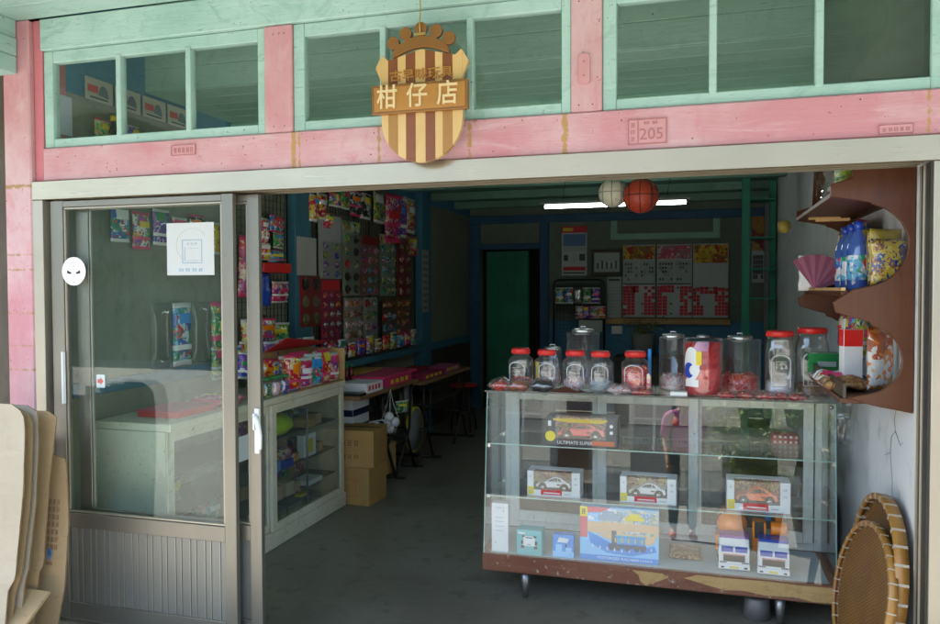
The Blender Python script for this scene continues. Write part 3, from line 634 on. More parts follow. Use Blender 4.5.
NO = (-2.087, 2.849, 1.725)
n1 = MB(NO); yy = 2.8495
n1.box(-2.206, -1.968, yy-.001, yy, 1.613, 1.840, 0)
for b in ((-2.128, -2.028, 1.764, 1.767), (-2.128, -2.028, 1.664, 1.667), (-2.128, -2.125, 1.667, 1.764), (-2.031, -2.028, 1.667, 1.764)): n1.box(b[0], b[1], yy-.0016, yy-.001, b[2], b[3], 2)
for i in range(28):
    a0 = R(35+i*10); 
    if i < 27: n1.prism([(-2.078+.078*math.cos(a0), 1.742+.072*math.sin(a0)), (-2.078+.081*math.cos(a0), 1.742+.075*math.sin(a0)), (-2.078+.081*math.cos(a0+.17), 1.742+.075*math.sin(a0+.17)), (-2.078+.078*math.cos(a0+.17), 1.742+.072*math.sin(a0+.17))], 'y', yy-.0014, yy-.001, 3)
glyphs(n1, -2.108, -2.048, 1.743, .012, yy-.001, 1, 3, d=.0006); glyphs(n1, -2.15, -2.018, 1.628, .016, yy-.001, 2, 4, d=.0006, seed=5)
for q in ((-2.118, -2.112, 1.675, 1.735), (-2.10, -2.046, 1.728, 1.731), (-2.10, -2.05, 1.676, 1.679)): n1.box(q[0], q[1], yy-.0015, yy-.001, q[2], q[3], 1)
tag(n1.build('paper_notice', [flat('notice paper', (.50, .51, .50), .7, var=.03), printgrey, printblue, printcream]), 'square white paper notice with a pale blue frame, taped inside the door glass', 'notice')
st = MB((-2.698, 2.847, 1.637)); st.prism([(-2.698+.066*math.cos(a*.2617), 1.637+.065*math.sin(a*.2617)) for a in range(24)], 'y', 2.846, 2.8475, 0)
for s_ in (-1, 1): st.prism([(-2.698+s_*.010, 1.630), (-2.698+s_*.036, 1.642), (-2.698+s_*.037, 1.628), (-2.698+s_*.020, 1.624)], 'y', 2.8452, 2.846, 1)
st.box(-2.715, -2.681, 2.8455, 2.846, 1.675, 1.678, 2); st.box(-2.712, -2.684, 2.8455, 2.846, 1.585, 1.588, 2); st.box(-2.700, -2.696, 2.8455, 2.846, 1.65, 1.668, 2)
tag(st.build('round_sticker', [paper, black, printgrey]), 'round white sticker with two slanted black eyes on the door glass', 'sticker')
ar = MB((-2.60, 2.93, 1.14)); ar.box(-2.632, -2.586, 2.9072, 2.9084, 1.108, 1.168, 0); ar.prism([(-2.625, 1.129), (-2.61, 1.129), (-2.61, 1.12), (-2.592, 1.138), (-2.61, 1.156), (-2.61, 1.147), (-2.625, 1.147)], 'y', 2.9062, 2.9072, 1)
tag(ar.build('arrow_sticker', [paper, red]), 'small white sticker with a red arrow low on the door glass', 'sticker')

for o in bpy.data.objects:       # onto the panes, which stand a little behind the measured plane
    if o.name in ('paper_notice', 'round_sticker', 'arrow_sticker'):
        k = 1.0135 if o.name != 'arrow_sticker' else 1.016
        o.location = (o.location.x*k, o.location.y+.0445, 1.55+(o.location.z-1.55)*k)
# ---------------------------------------------------------------- flattened cartons leaning at the left
def sheet(name, outline, y0, mats, label, t=.012, lean=.12, ridge=None, extra=None, dx=0, warp=.003, seed=0):
    """flat carton as a thin slab (x,z outline, cut into horizontal strips so that it can warp and crease) leaning back"""
    outline = [(p[0]+dx, p[1]) for p in outline]; zmin = min(p[1] for p in outline); zmax = max(p[1] for p in outline)
    xl = min(p[0] for p in outline); org = (sum(p[0] for p in outline)/len(outline), y0, zmin)
    right = sorted([p for p in outline if p[0] > xl+.06], key=lambda p: p[1]); q_ = random.Random(seed)
    def xr(z):
        for (a, u), (b_, v) in zip(right, right[1:]):
            if u <= z <= v: return a+(b_-a)*(z-u)/max(v-u, 1e-5)
        return right[-1][0] if z > right[-1][1] else right[0][0]
    n = 44; nx = 10; mb = MB(org); fr = []; ph = q_.uniform(0, 6)
    for side in (0, 1):
        for j in range(n+1):
            z = zmin+(zmax-zmin)*j/n; R_ = xr(z)+q_.uniform(-.0012, .0012)
            for i in range(nx+1):
                u = i/nx; x = xl+(R_-xl)*u; w_ = warp*(math.sin(3.1*u+ph)*.6+math.sin(5*z+ph)*.5+math.sin(9*u*z+ph)*.25)
                if ridge and abs(z-ridge) < .03: w_ -= .006*(1-abs(z-ridge)/.03)
                fr.append((x, y0-t+w_+(t if side else 0), z))
    m_ = (n+1)*(nx+1); fs = []; mi = []
    for j in range(n):
        for i in range(nx):
            a = j*(nx+1)+i; fs += [(a, a+1, a+nx+2, a+nx+1), (m_+a, m_+a+nx+1, m_+a+nx+2, m_+a+1)]
    mb.add(fr, fs, 0)
    es = []
    for j in range(n):
        a = j*(nx+1)+nx; es.append((a, m_+a, m_+a+nx+1, a+nx+1)); a = j*(nx+1); es.append((a, a+nx+1, m_+a+nx+1, m_+a))
    for i in range(nx):
        es.append((i, m_+i, m_+i+1, i+1)); a = n*(nx+1)+i; es.append((a, a+1, m_+a+1, m_+a))
    mb.f += es; mb.mi += [1]*len(es); mb.sm += [False]*len(es)
    if extra: extra(mb, y0-t-warp-.001)
    mb.rot(0, 'x', -lean, (0, y0, zmin))
    return tag(mb.build(name, mats), label, 'cardboard', 'flattened cartons leaning beside the column')
sheet('cardboard_sheet', [(-3.02, .01), (-2.60, .0), (-2.555, .27), (-2.553, .56), (-2.585, .80), (-2.60, .828), (-2.68, .838), (-3.0, .80)], 2.66, [card, cardedge], 'brown printed carton sheet with a blue mark, nearest the door', .007, .10, dx=-.06, warp=.001, seed=1,
      extra=lambda mb, y: (glyphs(mb, -2.725, -2.66, .62, .024, y, 1, 3, rows=7, d=.0008, seed=4), mb.box(-2.715, -2.695, y-.001, y, .385, .43, 2), mb.box(-2.71, -2.688, y-.001, y, .40, .425, 2), mb.box(-2.72, -2.685, y-.001, y, .36, .372, 1))).data.materials.append(flat('faded blue ink', (.12, .25, .45), .7))
fl = MB((-2.62, 2.55, .1)); fl.add([(x-.06, y, z) for x, y, z in [(-2.72, 2.60, .285), (-2.555, 2.60, .285), (-2.63, 2.36, .02), (-2.80, 2.36, .02), (-2.72, 2.61, .277), (-2.555, 2.61, .277), (-2.63, 2.37, .012), (-2.80, 2.37, .012)]],
    [(0, 3, 2, 1), (4, 5, 6, 7), (0, 1, 5, 4), (1, 2, 6, 5), (2, 3, 7, 6), (3, 0, 4, 7)])
tag(fl.build('cardboard_flap', [card]), 'brown carton flap folded out at the bottom of the leaning pile', 'cardboard')
sheet('cardboard_sheet', [(-2.98, .01), (-2.70, .0), (-2.675, .35), (-2.655, .36), (-2.64, .75), (-2.615, 1.01), (-2.62, 1.03), (-2.66, 1.035), (-3.0, .95)], 2.60, [card, cardedge], 'tall brown carton sheet with a worn edge behind the pale ones', .006, .08, dx=-.02, seed=2, ridge=.36)
sheet('cardboard_sheet', [(-2.96, .01), (-2.735, .0), (-2.70, .33), (-2.685, .36), (-2.655, .66), (-2.65, .92), (-2.66, 1.045), (-2.72, 1.07), (-2.98, 1.03)], 2.54, [cardpale, cardedge], 'pale carton sheet with a fold line, second from the front', .006, .06, dx=.005, seed=3, ridge=.36)
sheet('cardboard_sheet', [(-2.95, .01), (-2.80, .0), (-2.765, .32), (-2.73, .37), (-2.695, .72), (-2.69, .98), (-2.70, 1.055), (-2.76, 1.078), (-2.95, 1.085)], 2.48, [cardpale, cardedge], 'palest carton sheet in front of the pile, cut round at the top corner', .006, .04, dx=.055, seed=4, ridge=.36)
sheet('cardboard_sheet', [(-2.95, .01), (-2.78, .0), (-2.745, .30), (-2.715, .37), (-2.68, .70), (-2.675, .95), (-2.685, 1.03), (-2.75, 1.06), (-2.95, 1.06)], 2.515, [card, cardedge], 'thin brown edge of a carton sheet between the two pale ones', .005, .05, dx=.03, seed=5, ridge=.36)
# ================================================================ left side of the shop
# glass fronted cabinet along the left wall
CB = (-2.66, 4.1, 0)
cab = thing('display_cabinet', 'long cream wooden cabinet with glass doors standing along the left wall', 'cabinet', CB)
fx = -2.43; y0, y1 = 3.15, 5.075
f = MB(CB)
f.box(-2.875, fx+.002, y0, y1, .868, .905); f.box(-2.875, fx, y0+.005, y1, .002, .098)     # top board, plinth
f.box(-2.875, fx-.03, y0, y0+.02, .10, .866); f.box(-2.875, fx-.03, y1-.02, y1, .10, .866)      # ends
f.box(-2.875, -2.865, y0+.02, y1-.02, .10, .866)
f.build('carcass', creamside, cab, .003)
def cdoor(a, b, x):
    d = MB(CB); w = .055
    d.box(x-.022, x, a, a+w, .10, .866); d.box(x-.022, x, b-w, b, .10, .866); d.box(x-.022, x, a+w, b-w, .10, .10+w*.85); d.box(x-.022, x, a+w, b-w, .81, .866)
    o = d.build('cabinet_door', creamside, cab, .003)
    p = MB(CB).box(x-.013, x-.009, a+w, b-w, .145, .81).build('pane', glass('cabinet pane', (.9, .95, .93), .06, .8, haze=.03)); p.parent = o; p.location = (0, 0, 0)
cdoor(4.075, 5.05, fx); cdoor(y0+.01, 4.12, fx-.025)
f = MB(CB)
for z in (.24, .42, .62): f.box(-2.86, -2.50, y0+.02, y1-.02, z, z+.008)
f.build('shelf', flat('dark shelf board', (.10, .10, .09), .5), cab, .001)
MB(CB).tube([(-2.455, 4.55, .12), (-2.455, 4.55, .86)], .007, 8).build('shelf_rod', steel, cab)
# stock inside the cabinet
INC = 'stock on the shelves inside the long cream cabinet'
def carton(name, c, d, mat, label, cat='box', group=None, rz=0, bevel=.0015, art=None, org=None):
    """a closed packet standing at c (centre of its base), d = (x, y, z) size"""
    mb = MB(); mb.box(-d[0]/2, d[0]/2, -d[1]/2, d[1]/2, 0, d[2], 0)
    mats = [mat] if not isinstance(mat, (list, tuple)) else list(mat)
    if art: art(mb, d)
    o = mb.build(name, mats, None, bevel, loc=c, rz=rz); return tag(o, label, cat, group)
LABM = [yellow, white, redprint, midblue, white, yellow, greenpl, pinkpl, orange]
def bag(name, c, w, h, d, mat, label, cat='packet', group=None, rz=0, seed=0, lie=False, tilt=0, rough=.12):
    pr_ = mat in PK; mb = MB(); mb.pillow(w, h, d, 0, (0, 0, 0), seed=seed, rough=rough, lab=pr_)
    if pr_: mat = [mat, LABM[seed % len(LABM)], LABM[(seed*3+1) % len(LABM)]]
    if lie: mb.rot(0, 'x', R(90)); mb.move(0, (0, 0, d*.42))
    else: mb.move(0, (0, 0, h/2))
    if tilt: mb.rot(0, 'y', tilt)
    return tag(mb.build(name, mat, None, loc=c, rz=rz), label, cat, group)
def strip_art(m1, m2=None):
    def f_(mb, d):
        mb.box(-d[0]/2-.0008, d[0]/2+.0008, -d[1]/2-.0008, d[1]/2+.0008, d[2]*.35, d[2]*.62, 1)
        if m2 is not None: mb.box(d[0]/2, d[0]/2+.0014, -d[1]*.3, d[1]*.3, d[2]*.7, d[2]*.88, 2)
    return f_
ybag = MB(); ybag.lathe([(.0, 0), (.10, .01), (.135, .05), (.13, .09), (.09, .13), (.02, .15)], (0, 0, 0), 20, 0, sq=1); 
tag(ybag.build('rolled_bag', [flat('lime bag', (.45, .62, .03), .4, bump=.6, bscale=20)], None, loc=(-2.60, 4.33, .632)), 'lime yellow bag lying on the top cabinet shelf', 'bag')
IN = [((-2.56, 4.68, .629), (.14, .10, .055), ply, 'tan box beside the rod on the top cabinet shelf'), ((-2.56, 4.82, .629), (.10, .09, .07), card, 'brown box at the back end of the top cabinet shelf'),
      ((-2.54, 4.70, .429), (.05, .17, .15), paper, 'white picture card standing on the second cabinet shelf'),
      ((-2.56, 4.20, .429), (.16, .12, .06), midblue, 'blue box in front on the second cabinet shelf'), ((-2.56, 4.36, .429), (.16, .12, .05), bluepl, 'darker blue box on the second cabinet shelf'),
      ((-2.57, 4.22, .491), (.14, .10, .05), PW, 'red printed box stacked on the blue box'), ((-2.57, 4.38, .481), (.14, .10, .06), PP, 'pink red box stacked on the darker blue box'),
      ((-2.55, 4.22, .249), (.14, .13, .09), flat('rose box', (.5, .3, .25), .6), 'rosy box on the third cabinet shelf'), ((-2.55, 4.37, .249), (.14, .10, .085), flat('tan box', (.48, .36, .22), .6), 'tan box on the third cabinet shelf'),
      ((-2.55, 4.47, .249), (.14, .06, .07), card, 'narrow brown box on the third cabinet shelf'), ((-2.54, 4.70, .249), (.13, .2, .03), paper, 'flat white packet on the third cabinet shelf'),
      ((-2.53, 4.60, .100), (.05, .09, .10), yellow, 'yellow packet behind the rod on the cabinet floor')]
for i, (c, d, mt, lb) in enumerate(IN): carton('carton', c, d, mt, lb, group=INC)
o = carton('picture', (-2.5138, 4.70, .455), (.002, .08, .09), yellow, 'yellow picture on the white card in the cabinet', 'picture')
for i in range(5):
    carton('grey_box', (-2.55, 4.16+i*.105, .10), (.16, .085, .085), [flat('grey paper box', (.13, .13, .12), .7), flat('olive strip', (.3, .27, .08), .6)], ['nearest','second','third','fourth','farthest'][i]+' grey box with an olive strip in the row on the cabinet floor', group='grey boxes in a row on the cabinet floor', art=strip_art(1))
sh_nm = {.629: 'top', .429: 'second', .249: 'third', .10: 'lowest'}; ordn = ['first', 'second', 'third', 'fourth', 'fifth', 'sixth', 'seventh', 'eighth']
q8 = random.Random(21); fillm = [('red printed', PW), ('blue printed', PC), ('pink printed', PP), ('green printed', PG), ('many coloured', PM), ('tan', card), ('purple', PU), ('white', paper), ('dark', black), ('ochre', ply)]
for z in (.629, .429, .249, .10):
    for i in range(7):
        nm, mt = fillm[q8.randrange(len(fillm))]; h = q8.uniform(.07, .145)
        carton('carton', (-2.74+q8.uniform(-.02, .02), 4.20+i*.115, z), (.10, q8.uniform(.07, .105), h), mt, '%s box, %s from the door in the back row of the %s cabinet shelf' % (nm, ordn[i], sh_nm[z]), group='back rows of boxes inside the cream cabinet', rz=R(q8.uniform(-8, 8)))
for i in range(5):
    nm, mt = fillm[q8.randrange(6)]
    carton('carton', (-2.56, 4.54+.085*i, .439 if i > 9 else .429), (.06, .07, .05+.01*(i % 3)), mt, 'small %s packet, %s in the front row of the second cabinet shelf' % (nm, ordn[i]), group='small packets in the cream cabinet') if i not in (1, 2) else None
# things seen through the door glass
for i in range(6):
    z = (.429, .249, .10)[i % 3]; y = 3.32+(i//3)*.34
    o = bag('plastic_bag', (-2.60, y, z+.02), .2, .15, .12, [PC, film][i % 2], ('blue printed bag', 'clear plastic bag')[i % 2]+' on the '+('second', 'third', 'lowest')[i % 3]+' shelf behind the '+('near', 'middle')[i//3]+' cabinet pane', 'bag', rz=R(90), seed=i)
tb = MB((-2.62, 3.45, .906)); tb.box(-2.74, -2.50, 3.30, 3.62, .906, .935, 0); tb.box(-2.75, -2.49, 3.29, 3.63, .935, .942, 1)
tag(tb.build('red_tray', [red, pinkpl], None, .002), 'flat red tray lying on the near end of the cabinet', 'tray')
bag('packet', (-2.60, 3.78, .906), .22, .28, .07, PP, 'pink printed packet lying behind the red tray', seed=5, lie=True)
lc = MB((-2.45, 3.4, .66)); lc.box(-2.4285, -2.4265, 3.68, 3.86, .60, .74)
tag(lc.build('price_card', paper), 'white price card stuck on the near cabinet pane', 'sign')
hb = [(3.05+.12*i, .95+.0*i) for i in range(3)]
for i in range(4):
    bag('hanging_bag', (-2.84, 3.62+.18*i, 1.12), .17, .36, .05, [film, PC, film, PG][i], ['clear bag hanging nearest the door', 'blue bag hanging second from the door', 'clear bag hanging third from the door', 'green bag hanging fourth from the door'][i]+', against the left wall', 'bag', rz=R(90), seed=20+i)
# packets pinned up high along the near wall (seen through the door and the transom)
for i in range(7):
    bag('packet', (-2.87, 3.35+.16*i, 1.80-.03*(i % 2)), .14, .20, .03, PK[(i*3+1) % 8], '%s packet in the row pinned high behind the door glass' % ['second red', 'blue', 'zebra', 'purple', 'pink', 'dark', 'orange'][i], 'packet', rz=R(90), seed=40+i, group='packets pinned high on the near left wall')
TR = [(-2.86, 3.20, 2.30, .16, PG, 'yellow topped toy packet standing high behind the first transom pane'), (-2.86, 3.24, 2.36, .12, black, ''), (-2.86, 3.42, 2.33, .14, PU, 'purple toy packet behind the second transom pane'), (-2.86, 3.52, 2.32, .12, PW, 'orange toy packet behind the second transom pane')]
for x, y, z, h, mt, lb in TR:
    if lb: bag('packet', (x+.02, y, z-.06), .10, h, .04, mt, lb, seed=int(y*100), rz=R(90))
shf = MB((-2.84, 3.4, 2.22)); shf.box(-2.898, -2.78, 3.0, 3.75, 2.212, 2.228); tag(shf.build('wall_shelf', cream, None, .002), 'narrow high shelf over the near racks, seen through the transom', 'shelf')
bt = MB(); bt.lathe([(.0, 0), (.026, 0), (.028, .02), (.028, .12), (.012, .15), (.012, .17)], (0, 0, 0), 14, 0); bt.cyl((0, 0, .17), .016, .025, m=1)
tag(bt.build('bottle', [flat('dark bottle', (.02, .025, .02), .2), yellow], None, loc=(-2.82, 3.26, 2.229)), 'dark bottle with a yellow cap behind the first transom pane', 'bottle')
pw = MB((-2.86, 3.02, 2.38)); pw.box(-2.897, -2.892, 2.995, 3.065, 2.29, 2.475); tag(pw.build('paper_sheet', flat('bluish white paper', (.55, .6, .72), .7)), 'bluish white paper at the left end behind the transom', 'paper')
for i in range(4):
    ya = 3.135+i*.205; p = MB((-2.89, ya, 2.54)); p.box(-2.879, -2.876, ya, ya+.185, 2.49, 2.60, 0)
    p.box(-2.876, -2.8752, ya+.015, ya+.085, 2.53, 2.565, 1); p.prism([(ya+.10+.035*math.cos(a*.3)+.02, 2.515+.06*math.sin(a*.3)) for a in range(11)], 'x', -2.876, -2.8753, 2); p.box(-2.876, -2.8752, ya+.03, ya+.15, 2.502, 2.51, 3)
    tag(p.build('small_poster', [flat('poster paper', (.50, .50, .42), .7), redprint, flat('poster blue grey', (.12, .15, .2), .6), black]), 'small printed poster on the blue band behind the transom, %s from the door post' % ['first', 'second', 'third', 'fourth'][i], 'poster', 'small posters in a row under the transom')

# things standing on the cabinet
gj = MB(); gj.lathe([(.0, 0), (.038, 0), (.04, .01), (.04, .085), (.034, .10)], (0, 0, 0), 20, 0)
def glass_jar(x, y, fill, label, lid=greenpl, lab=None):
    t = thing('candy_jar', label, 'jar', (x, y, .906), group='green lidded jars on the cabinet')
    MB().lathe([(.0, .001), (.043, .001), (.046, .01), (.046, .095), (.038, .105)], (0, 0, 0), 20, 0).build('jar_body', plastic, t)
    MB().cyl((0, 0, .105), .042, .014).build('lid', lid, t)
    MB().lathe([(0, .004), (.041, .004), (.042, .08), (0, .085)], (0, 0, 0), 16).build('filling', fill, t)
    if lab: MB().box(.0445, .0475, -.02, .02, .035, .08).build('label', lab, t)
for i in range(5):
    glass_jar(-2.49, 3.99+i*.105, [PP, PG, candypale, PU, PC][i], 'green lidded jar, %s, with %s' % (['nearest the door', 'second from the door', 'third from the door', 'fourth from the door', 'last before the snack bags'][i], ['a yellow label', 'pinkish sweets', 'pale sweets', 'purple sweets', 'blue sweets'][i]), lab=yellow if i == 0 else None)
for i in range(4): bag('packet', (-2.60, 4.05+.12*i, 1.02-.03*i), .12, .16, .06, [PU, PC, PW, PU][i], ['purple packet behind the jars, nearest', 'blue packet behind the jars', 'orange packet behind the jars', 'deep purple packet behind the jars, farthest'][i], rz=R(80), seed=60+i, tilt=.1)
for i in range(9):
    bag('snack_bag', (-2.475-.07*(i % 2), 4.40+.07*i, .906), .15, .235-.016*(i % 3), .075, [PW, PM, PP, PW, PC, PM, PW, PG, PP][i], ['red and yellow', 'many coloured', 'pink', 'orange red', 'bluish', 'striped', 'bright red', 'green', 'rosy'][i]+' snack bag in the red display carton, number %s from the door' % ['one', 'two', 'three', 'four', 'five', 'six', 'seven', 'eight', 'nine'][i], 'packet', rz=R(75+rnd.uniform(-14, 14)), seed=80+i, group='snack bags crowded on the cabinet')
dc = thing('display_carton', 'open red carton with a raised red flap holding snack bags on the cabinet', 'carton', (-2.55, 4.72, .906))
q = MB(); q.box(-.13, .13, -.33, .33, 0, .004, 0); q.box(-.13, -.126, -.33, .33, .004, .24, 0); q.box(-.126, .13, .326, .33, .004, .23, 0); q.build('tray', [ply], dc)
q = MB(); q.add([(-.126, -.33, .24), (-.126, .33, .24), (.02, .30, .275), (.0, -.26, .33), (-.126, -.33, .245), (-.126, .33, .245), (.02, .30, .28), (.0, -.26, .335)], [(0, 1, 2, 3), (7, 6, 5, 4), (0, 4, 5, 1), (1, 5, 6, 2), (2, 6, 7, 3), (3, 7, 4, 0)]); q.build('flap', flat('dark red flap', (.40, .02, .02), .5, bump=.3), dc)

for i in range(8):
    bag('snack_bag', (-2.66-.05*(i % 2), 4.46+.085*i, .93+.11*(i % 2)), .14, .17, .06, [PM, PU, PW, PC, PP, PW, PM, PG][i], ['striped', 'purple', 'orange', 'blue', 'pink', 'red', 'mixed coloured', 'green'][i]+' snack bag in the back row of the red display carton', 'packet', rz=R(80+rnd.uniform(-12, 12)), seed=140+i, group='snack bags crowded on the cabinet')
for i in range(5):
    bag('packet', (-2.83, 4.12+.10*i, 1.0+.02*(i % 2)), .11, .20, .05, [PG, PP, PC, PW, PU][i], ['green', 'pink', 'blue', 'red', 'purple'][i]+' packet leaning on the wall behind the jars', rz=R(85), seed=160+i)
# wire racks with hanging toys
def wire_rack(ya, yb, z0, z1, label, st=.05):
    mb = MB((-2.865, ya, z0)); n = int((yb-ya)/st); k = int((z1-z0)/st); x = -2.868
    for i in range(n+1): mb.box(x, x+.004, ya+i*st-.002, ya+i*st+.002, z0, z1)
    for j in range(k+1): mb.box(x+.0042, x+.0082, ya, yb, z0+j*st-.002, z0+j*st+.002)
    for yy_ in (ya-.006, yb+.002): mb.box(x-.002, x+.010, yy_, yy_+.008, z0-.01, z1+.01)
    return tag(mb.build('wire_rack', wire), label, 'rack', 'black wire racks on the left wall')
wire_rack(4.25, 5.03, 1.12, 2.42, 'narrow black wire rack left of the blue post')
wire_rack(5.33, 6.48, .98, 2.42, 'black wire rack just right of the blue post'); wire_rack(6.50, 7.66, .98, 2.42, 'black wire rack at the far end before the dark post')
HG = 'toy packets hanging on the wire racks'
def hung(a, b, z0, z1, mat, label, kind='bag', d=.035, seed=0, x=-2.83):
    w, h = b-a, z1-z0; c = (x, (a+b)/2, z0)
    if kind == 'bag':
        t = bag('toy_packet', c, w, h, d, mat, label, group=HG, rz=R(90), seed=seed, rough=.2)
    return t
def card_blister(a, b, z0, z1, back, cells, label, blister=None, head=None, x=-2.85, nx=2, nz=4, hh=.15, pic=None):
    """card with rows of little toys under clear blisters"""
    t = thing('toy_card', label, 'toy card', (x, (a+b)/2, z0), 0, HG); w, h = b-a, z1-z0
    m_ = MB(); m_.box(0, .004, -w/2, w/2, 0, h, 0)
    if head is not None: m_.box(.004, .0048, -w/2+.004, w/2-.004, h*(1-hh), h-.004, 1)
    m_.build('backing_card', [back]+([head] if head is not None else []), t)
    q_ = random.Random(int(a*100)); zt = h*(1-hh) if head is not None else h
    for i in range(nx):
        for j in range(nz):
            cy_ = -w/2+w*(i+.5)/nx; cz = zt*(j+.5)/nz; rr = min(w/nx, zt/nz)*.36
            bm_ = MB(); bm_.lathe([(rr, 0), (rr*.95, .012), (rr*.6, .02), (0, .022)], (.0045, cy_, cz), 12, 0, axis='x'); bm_.lathe([(rr*.5, .02), (rr*.4, .03), (0, .034)], (.0045, cy_+q_.uniform(-.2, .2)*rr, cz+q_.uniform(-.2, .2)*rr), 8, 0, axis='x')
            bm_.build('toy', cells[q_.randrange(len(cells))], t)
    MB().box(.0385, .0390, -w/2+.004, w/2-.004, .004, zt-.004).build('blister_film', clearfilm, t)
    return t
seed = 100
qj = random.Random(5)
for a, b, z0, z1, mt, lb in [
    (4.60, 4.71, 1.85, 2.04, PP, 'pink toy packet at the top of the narrow rack'), (4.71, 4.94, 1.95, 2.07, PC, 'pale blue toy packet at the top of the narrow rack'),
    (4.76, 4.95, 1.84, 1.95, PG, 'green toy packet hanging under the pale blue one'), (4.60, 4.72, 1.75, 1.87, PW, 'red toy packet hanging under the pink one'),
    (4.71, 4.95, 1.73, 1.83, PC, 'dark blue and green toy packet in the middle of the narrow rack'), (4.58, 4.73, 1.44, 1.67, bluepl, 'tall blue toy packet low on the narrow rack'),
    (4.73, 5.00, 1.46, 1.61, PP, 'white and red toy packet beside the tall blue one'), (4.58, 4.78, 1.16, 1.36, PM, 'many coloured toy tray at the foot of the narrow rack'), (4.75, 4.98, 1.14, 1.32, PG, 'yellow and blue toy tray at the foot of the narrow rack'),
    (4.40, 4.56, 1.16, 1.36, PW, 'orange toy tray half hidden by the door stile'), (4.36, 4.56, 1.5, 1.9, PP, 'red toy packet half hidden by the door stile'),
    (5.31, 5.44, 2.07, 2.28, PW, 'orange and red crisp packet hanging first in the top row'), (5.40, 5.60, 2.10, 2.30, PW, 'yellow and red crisp packet hanging second in the top row'), (5.56, 5.66, 2.04, 2.16, PM, 'small purple edged packet under the crisp packets'),
    (5.66, 5.84, 2.22, 2.38, PM, 'yellow and green packet in the top row'), (5.84, 6.03, 2.22, 2.38, PG, 'green and orange packet in the top row'),
    (6.04, 6.24, 2.18, 2.40, PZ, 'black and white striped packet in the top row'), (6.22, 6.45, 2.17, 2.40, PZ, 'second black and white striped packet, farther in'),
    (6.50, 6.80, 2.16, 2.44, PG, 'yellow packet hanging in the top row'), (6.82, 7.12, 2.0, 2.46, PP, 'long pink toy packet near the far end of the top row'), (7.02, 7.28, 2.06, 2.46, PU, 'purple toy packet near the far end of the top row'), (7.28, 7.60, 2.12, 2.48, PW, 'red toy packet last in the top row'),
    (7.42, 7.64, 1.9, 2.1, PW, 'small orange packet beside the dark post')]:
    t_ = hung(a, b, z0, z1, mt, lb, seed=seed, d=qj.uniform(.04, .075)); t_.rotation_euler.x = qj.uniform(-.06, .06); t_.rotation_euler.z += qj.uniform(-.18, .18); seed += 1
    hook = MB().tube([(0, .0, z1-z0-.01), (0, .0, z1-z0+.015), (0, .03, z1-z0+.02)], .0018, 5).build('hook', steel, t_)
tg = MB((-2.83, 4.78, 1.68)); tg.box(-2.85, -2.79, 4.59, 4.96, 1.67, 1.70, 0); tg.box(-2.795, -2.788, 4.59, 4.96, 1.67, 1.735, 0); tag(tg.build('red_tray', red, None, .002), 'shallow red tray on the middle of the narrow rack', 'tray')
dred = flat('dark red card', (.28, .02, .015), .6)
wc = MB((-2.84, 5.28, 1.66)); wc.box(-2.834, -2.830, 5.12, 5.42, 1.66, 1.945); tag(wc.build('paper_sheet', flat('grey white card', (.42, .42, .40), .7), None), 'blank greyish card hanging over the blue post edge', 'card')
card_blister(5.16, 5.48, 1.27, 1.655, dred, [black, darkmetal, flat('olive figure', (.18, .16, .08), .6)], 'dark red card with dark toy figures beside the blue post', x=-2.835, nx=2, nz=3)
card_blister(5.49, 5.89, 1.64, 2.15, flat('grey white card b', (.40, .41, .40), .6), [PU, PG], 'white card with two columns of purple and yellow toys', nx=2, nz=4, hh=.42, head=flat('blank card head', (.42, .43, .43), .6))
card_blister(5.52, 5.86, 1.08, 1.63, flat('rose card', (.42, .03, .10), .6), [PW, candy, PP, chrome], 'pink red card crowded with orange toy figures', nx=3, nz=6, head=redprint)
card_blister(5.91, 6.25, 1.50, 2.13, flat('grid card', (.32, .36, .28), .6), [PG, black, redprint], 'card with a yellow green heading and dark toys', nx=2, nz=5, head=PG)
card_blister(5.93, 6.28, 1.03, 1.48, flat('pale card', (.45, .42, .36), .6), [PB, candypale, PW], 'pale card with rows of small brown toys', nx=4, nz=5)
card_blister(6.27, 6.66, 1.50, 2.03, flat('rose brown card', (.30, .14, .12), .6), [PB, PC, PP], 'brownish card with a dark red picture heading', nx=3, nz=5, head=dred)
card_blister(6.32, 6.63, 1.05, 1.48, flat('white grid card', (.40, .42, .40), .6), [PP, PG], 'white card with pink edges low on the far rack', nx=2, nz=4)
card_blister(6.71, 7.08, 1.49, 2.07, flat('grey green card', (.30, .35, .29), .6), [PG, PC], 'grey green card with a yellow picture heading', nx=3, nz=5, head=PW)
card_blister(6.75, 7.08, 1.02, 1.46, flat('brown card', (.16, .09, .05), .6), [PB, PC, PW], 'dark brown card with small boxes low on the far rack', nx=3, nz=4)
card_blister(7.14, 7.50, 1.48, 2.13, dred, [PB, PP], 'dark red card high at the end of the far rack', nx=2, nz=6)
card_blister(7.10, 7.46, .98, 1.46, flat('orange brown card', (.28, .11, .04), .6), [PB, PW], 'orange brown card low at the end of the far rack', nx=3, nz=5)
ws = MB((-2.79, 7.78, 1.35)); ws.box(-2.7995, -2.797, 7.72, 7.92, 1.31, 1.97)
for i in range(9): ws.box(-2.797, -2.7962, 7.74, 7.90, 1.34+i*.068, 1.375+i*.068, 1)
tag(ws.build('card_strip', [flat('strip card', (.34, .34, .30), .7), flat('strip card print', (.2, .2, .18), .7)]), 'long pale card strip hanging on the dark blue post', 'card')
lg = thing('wall_shelf', 'teal shelf under the wire racks holding small bottles', 'shelf', (-2.85, 6.5, .88))
q = MB((-2.85, 6.5, .88)); q.box(-2.898, -2.76, 5.33, 7.66, .905, .925); q.box(-2.775, -2.76, 5.33, 7.66, .925, .965); q.build('shelf_board', blueboard, lg, .002)
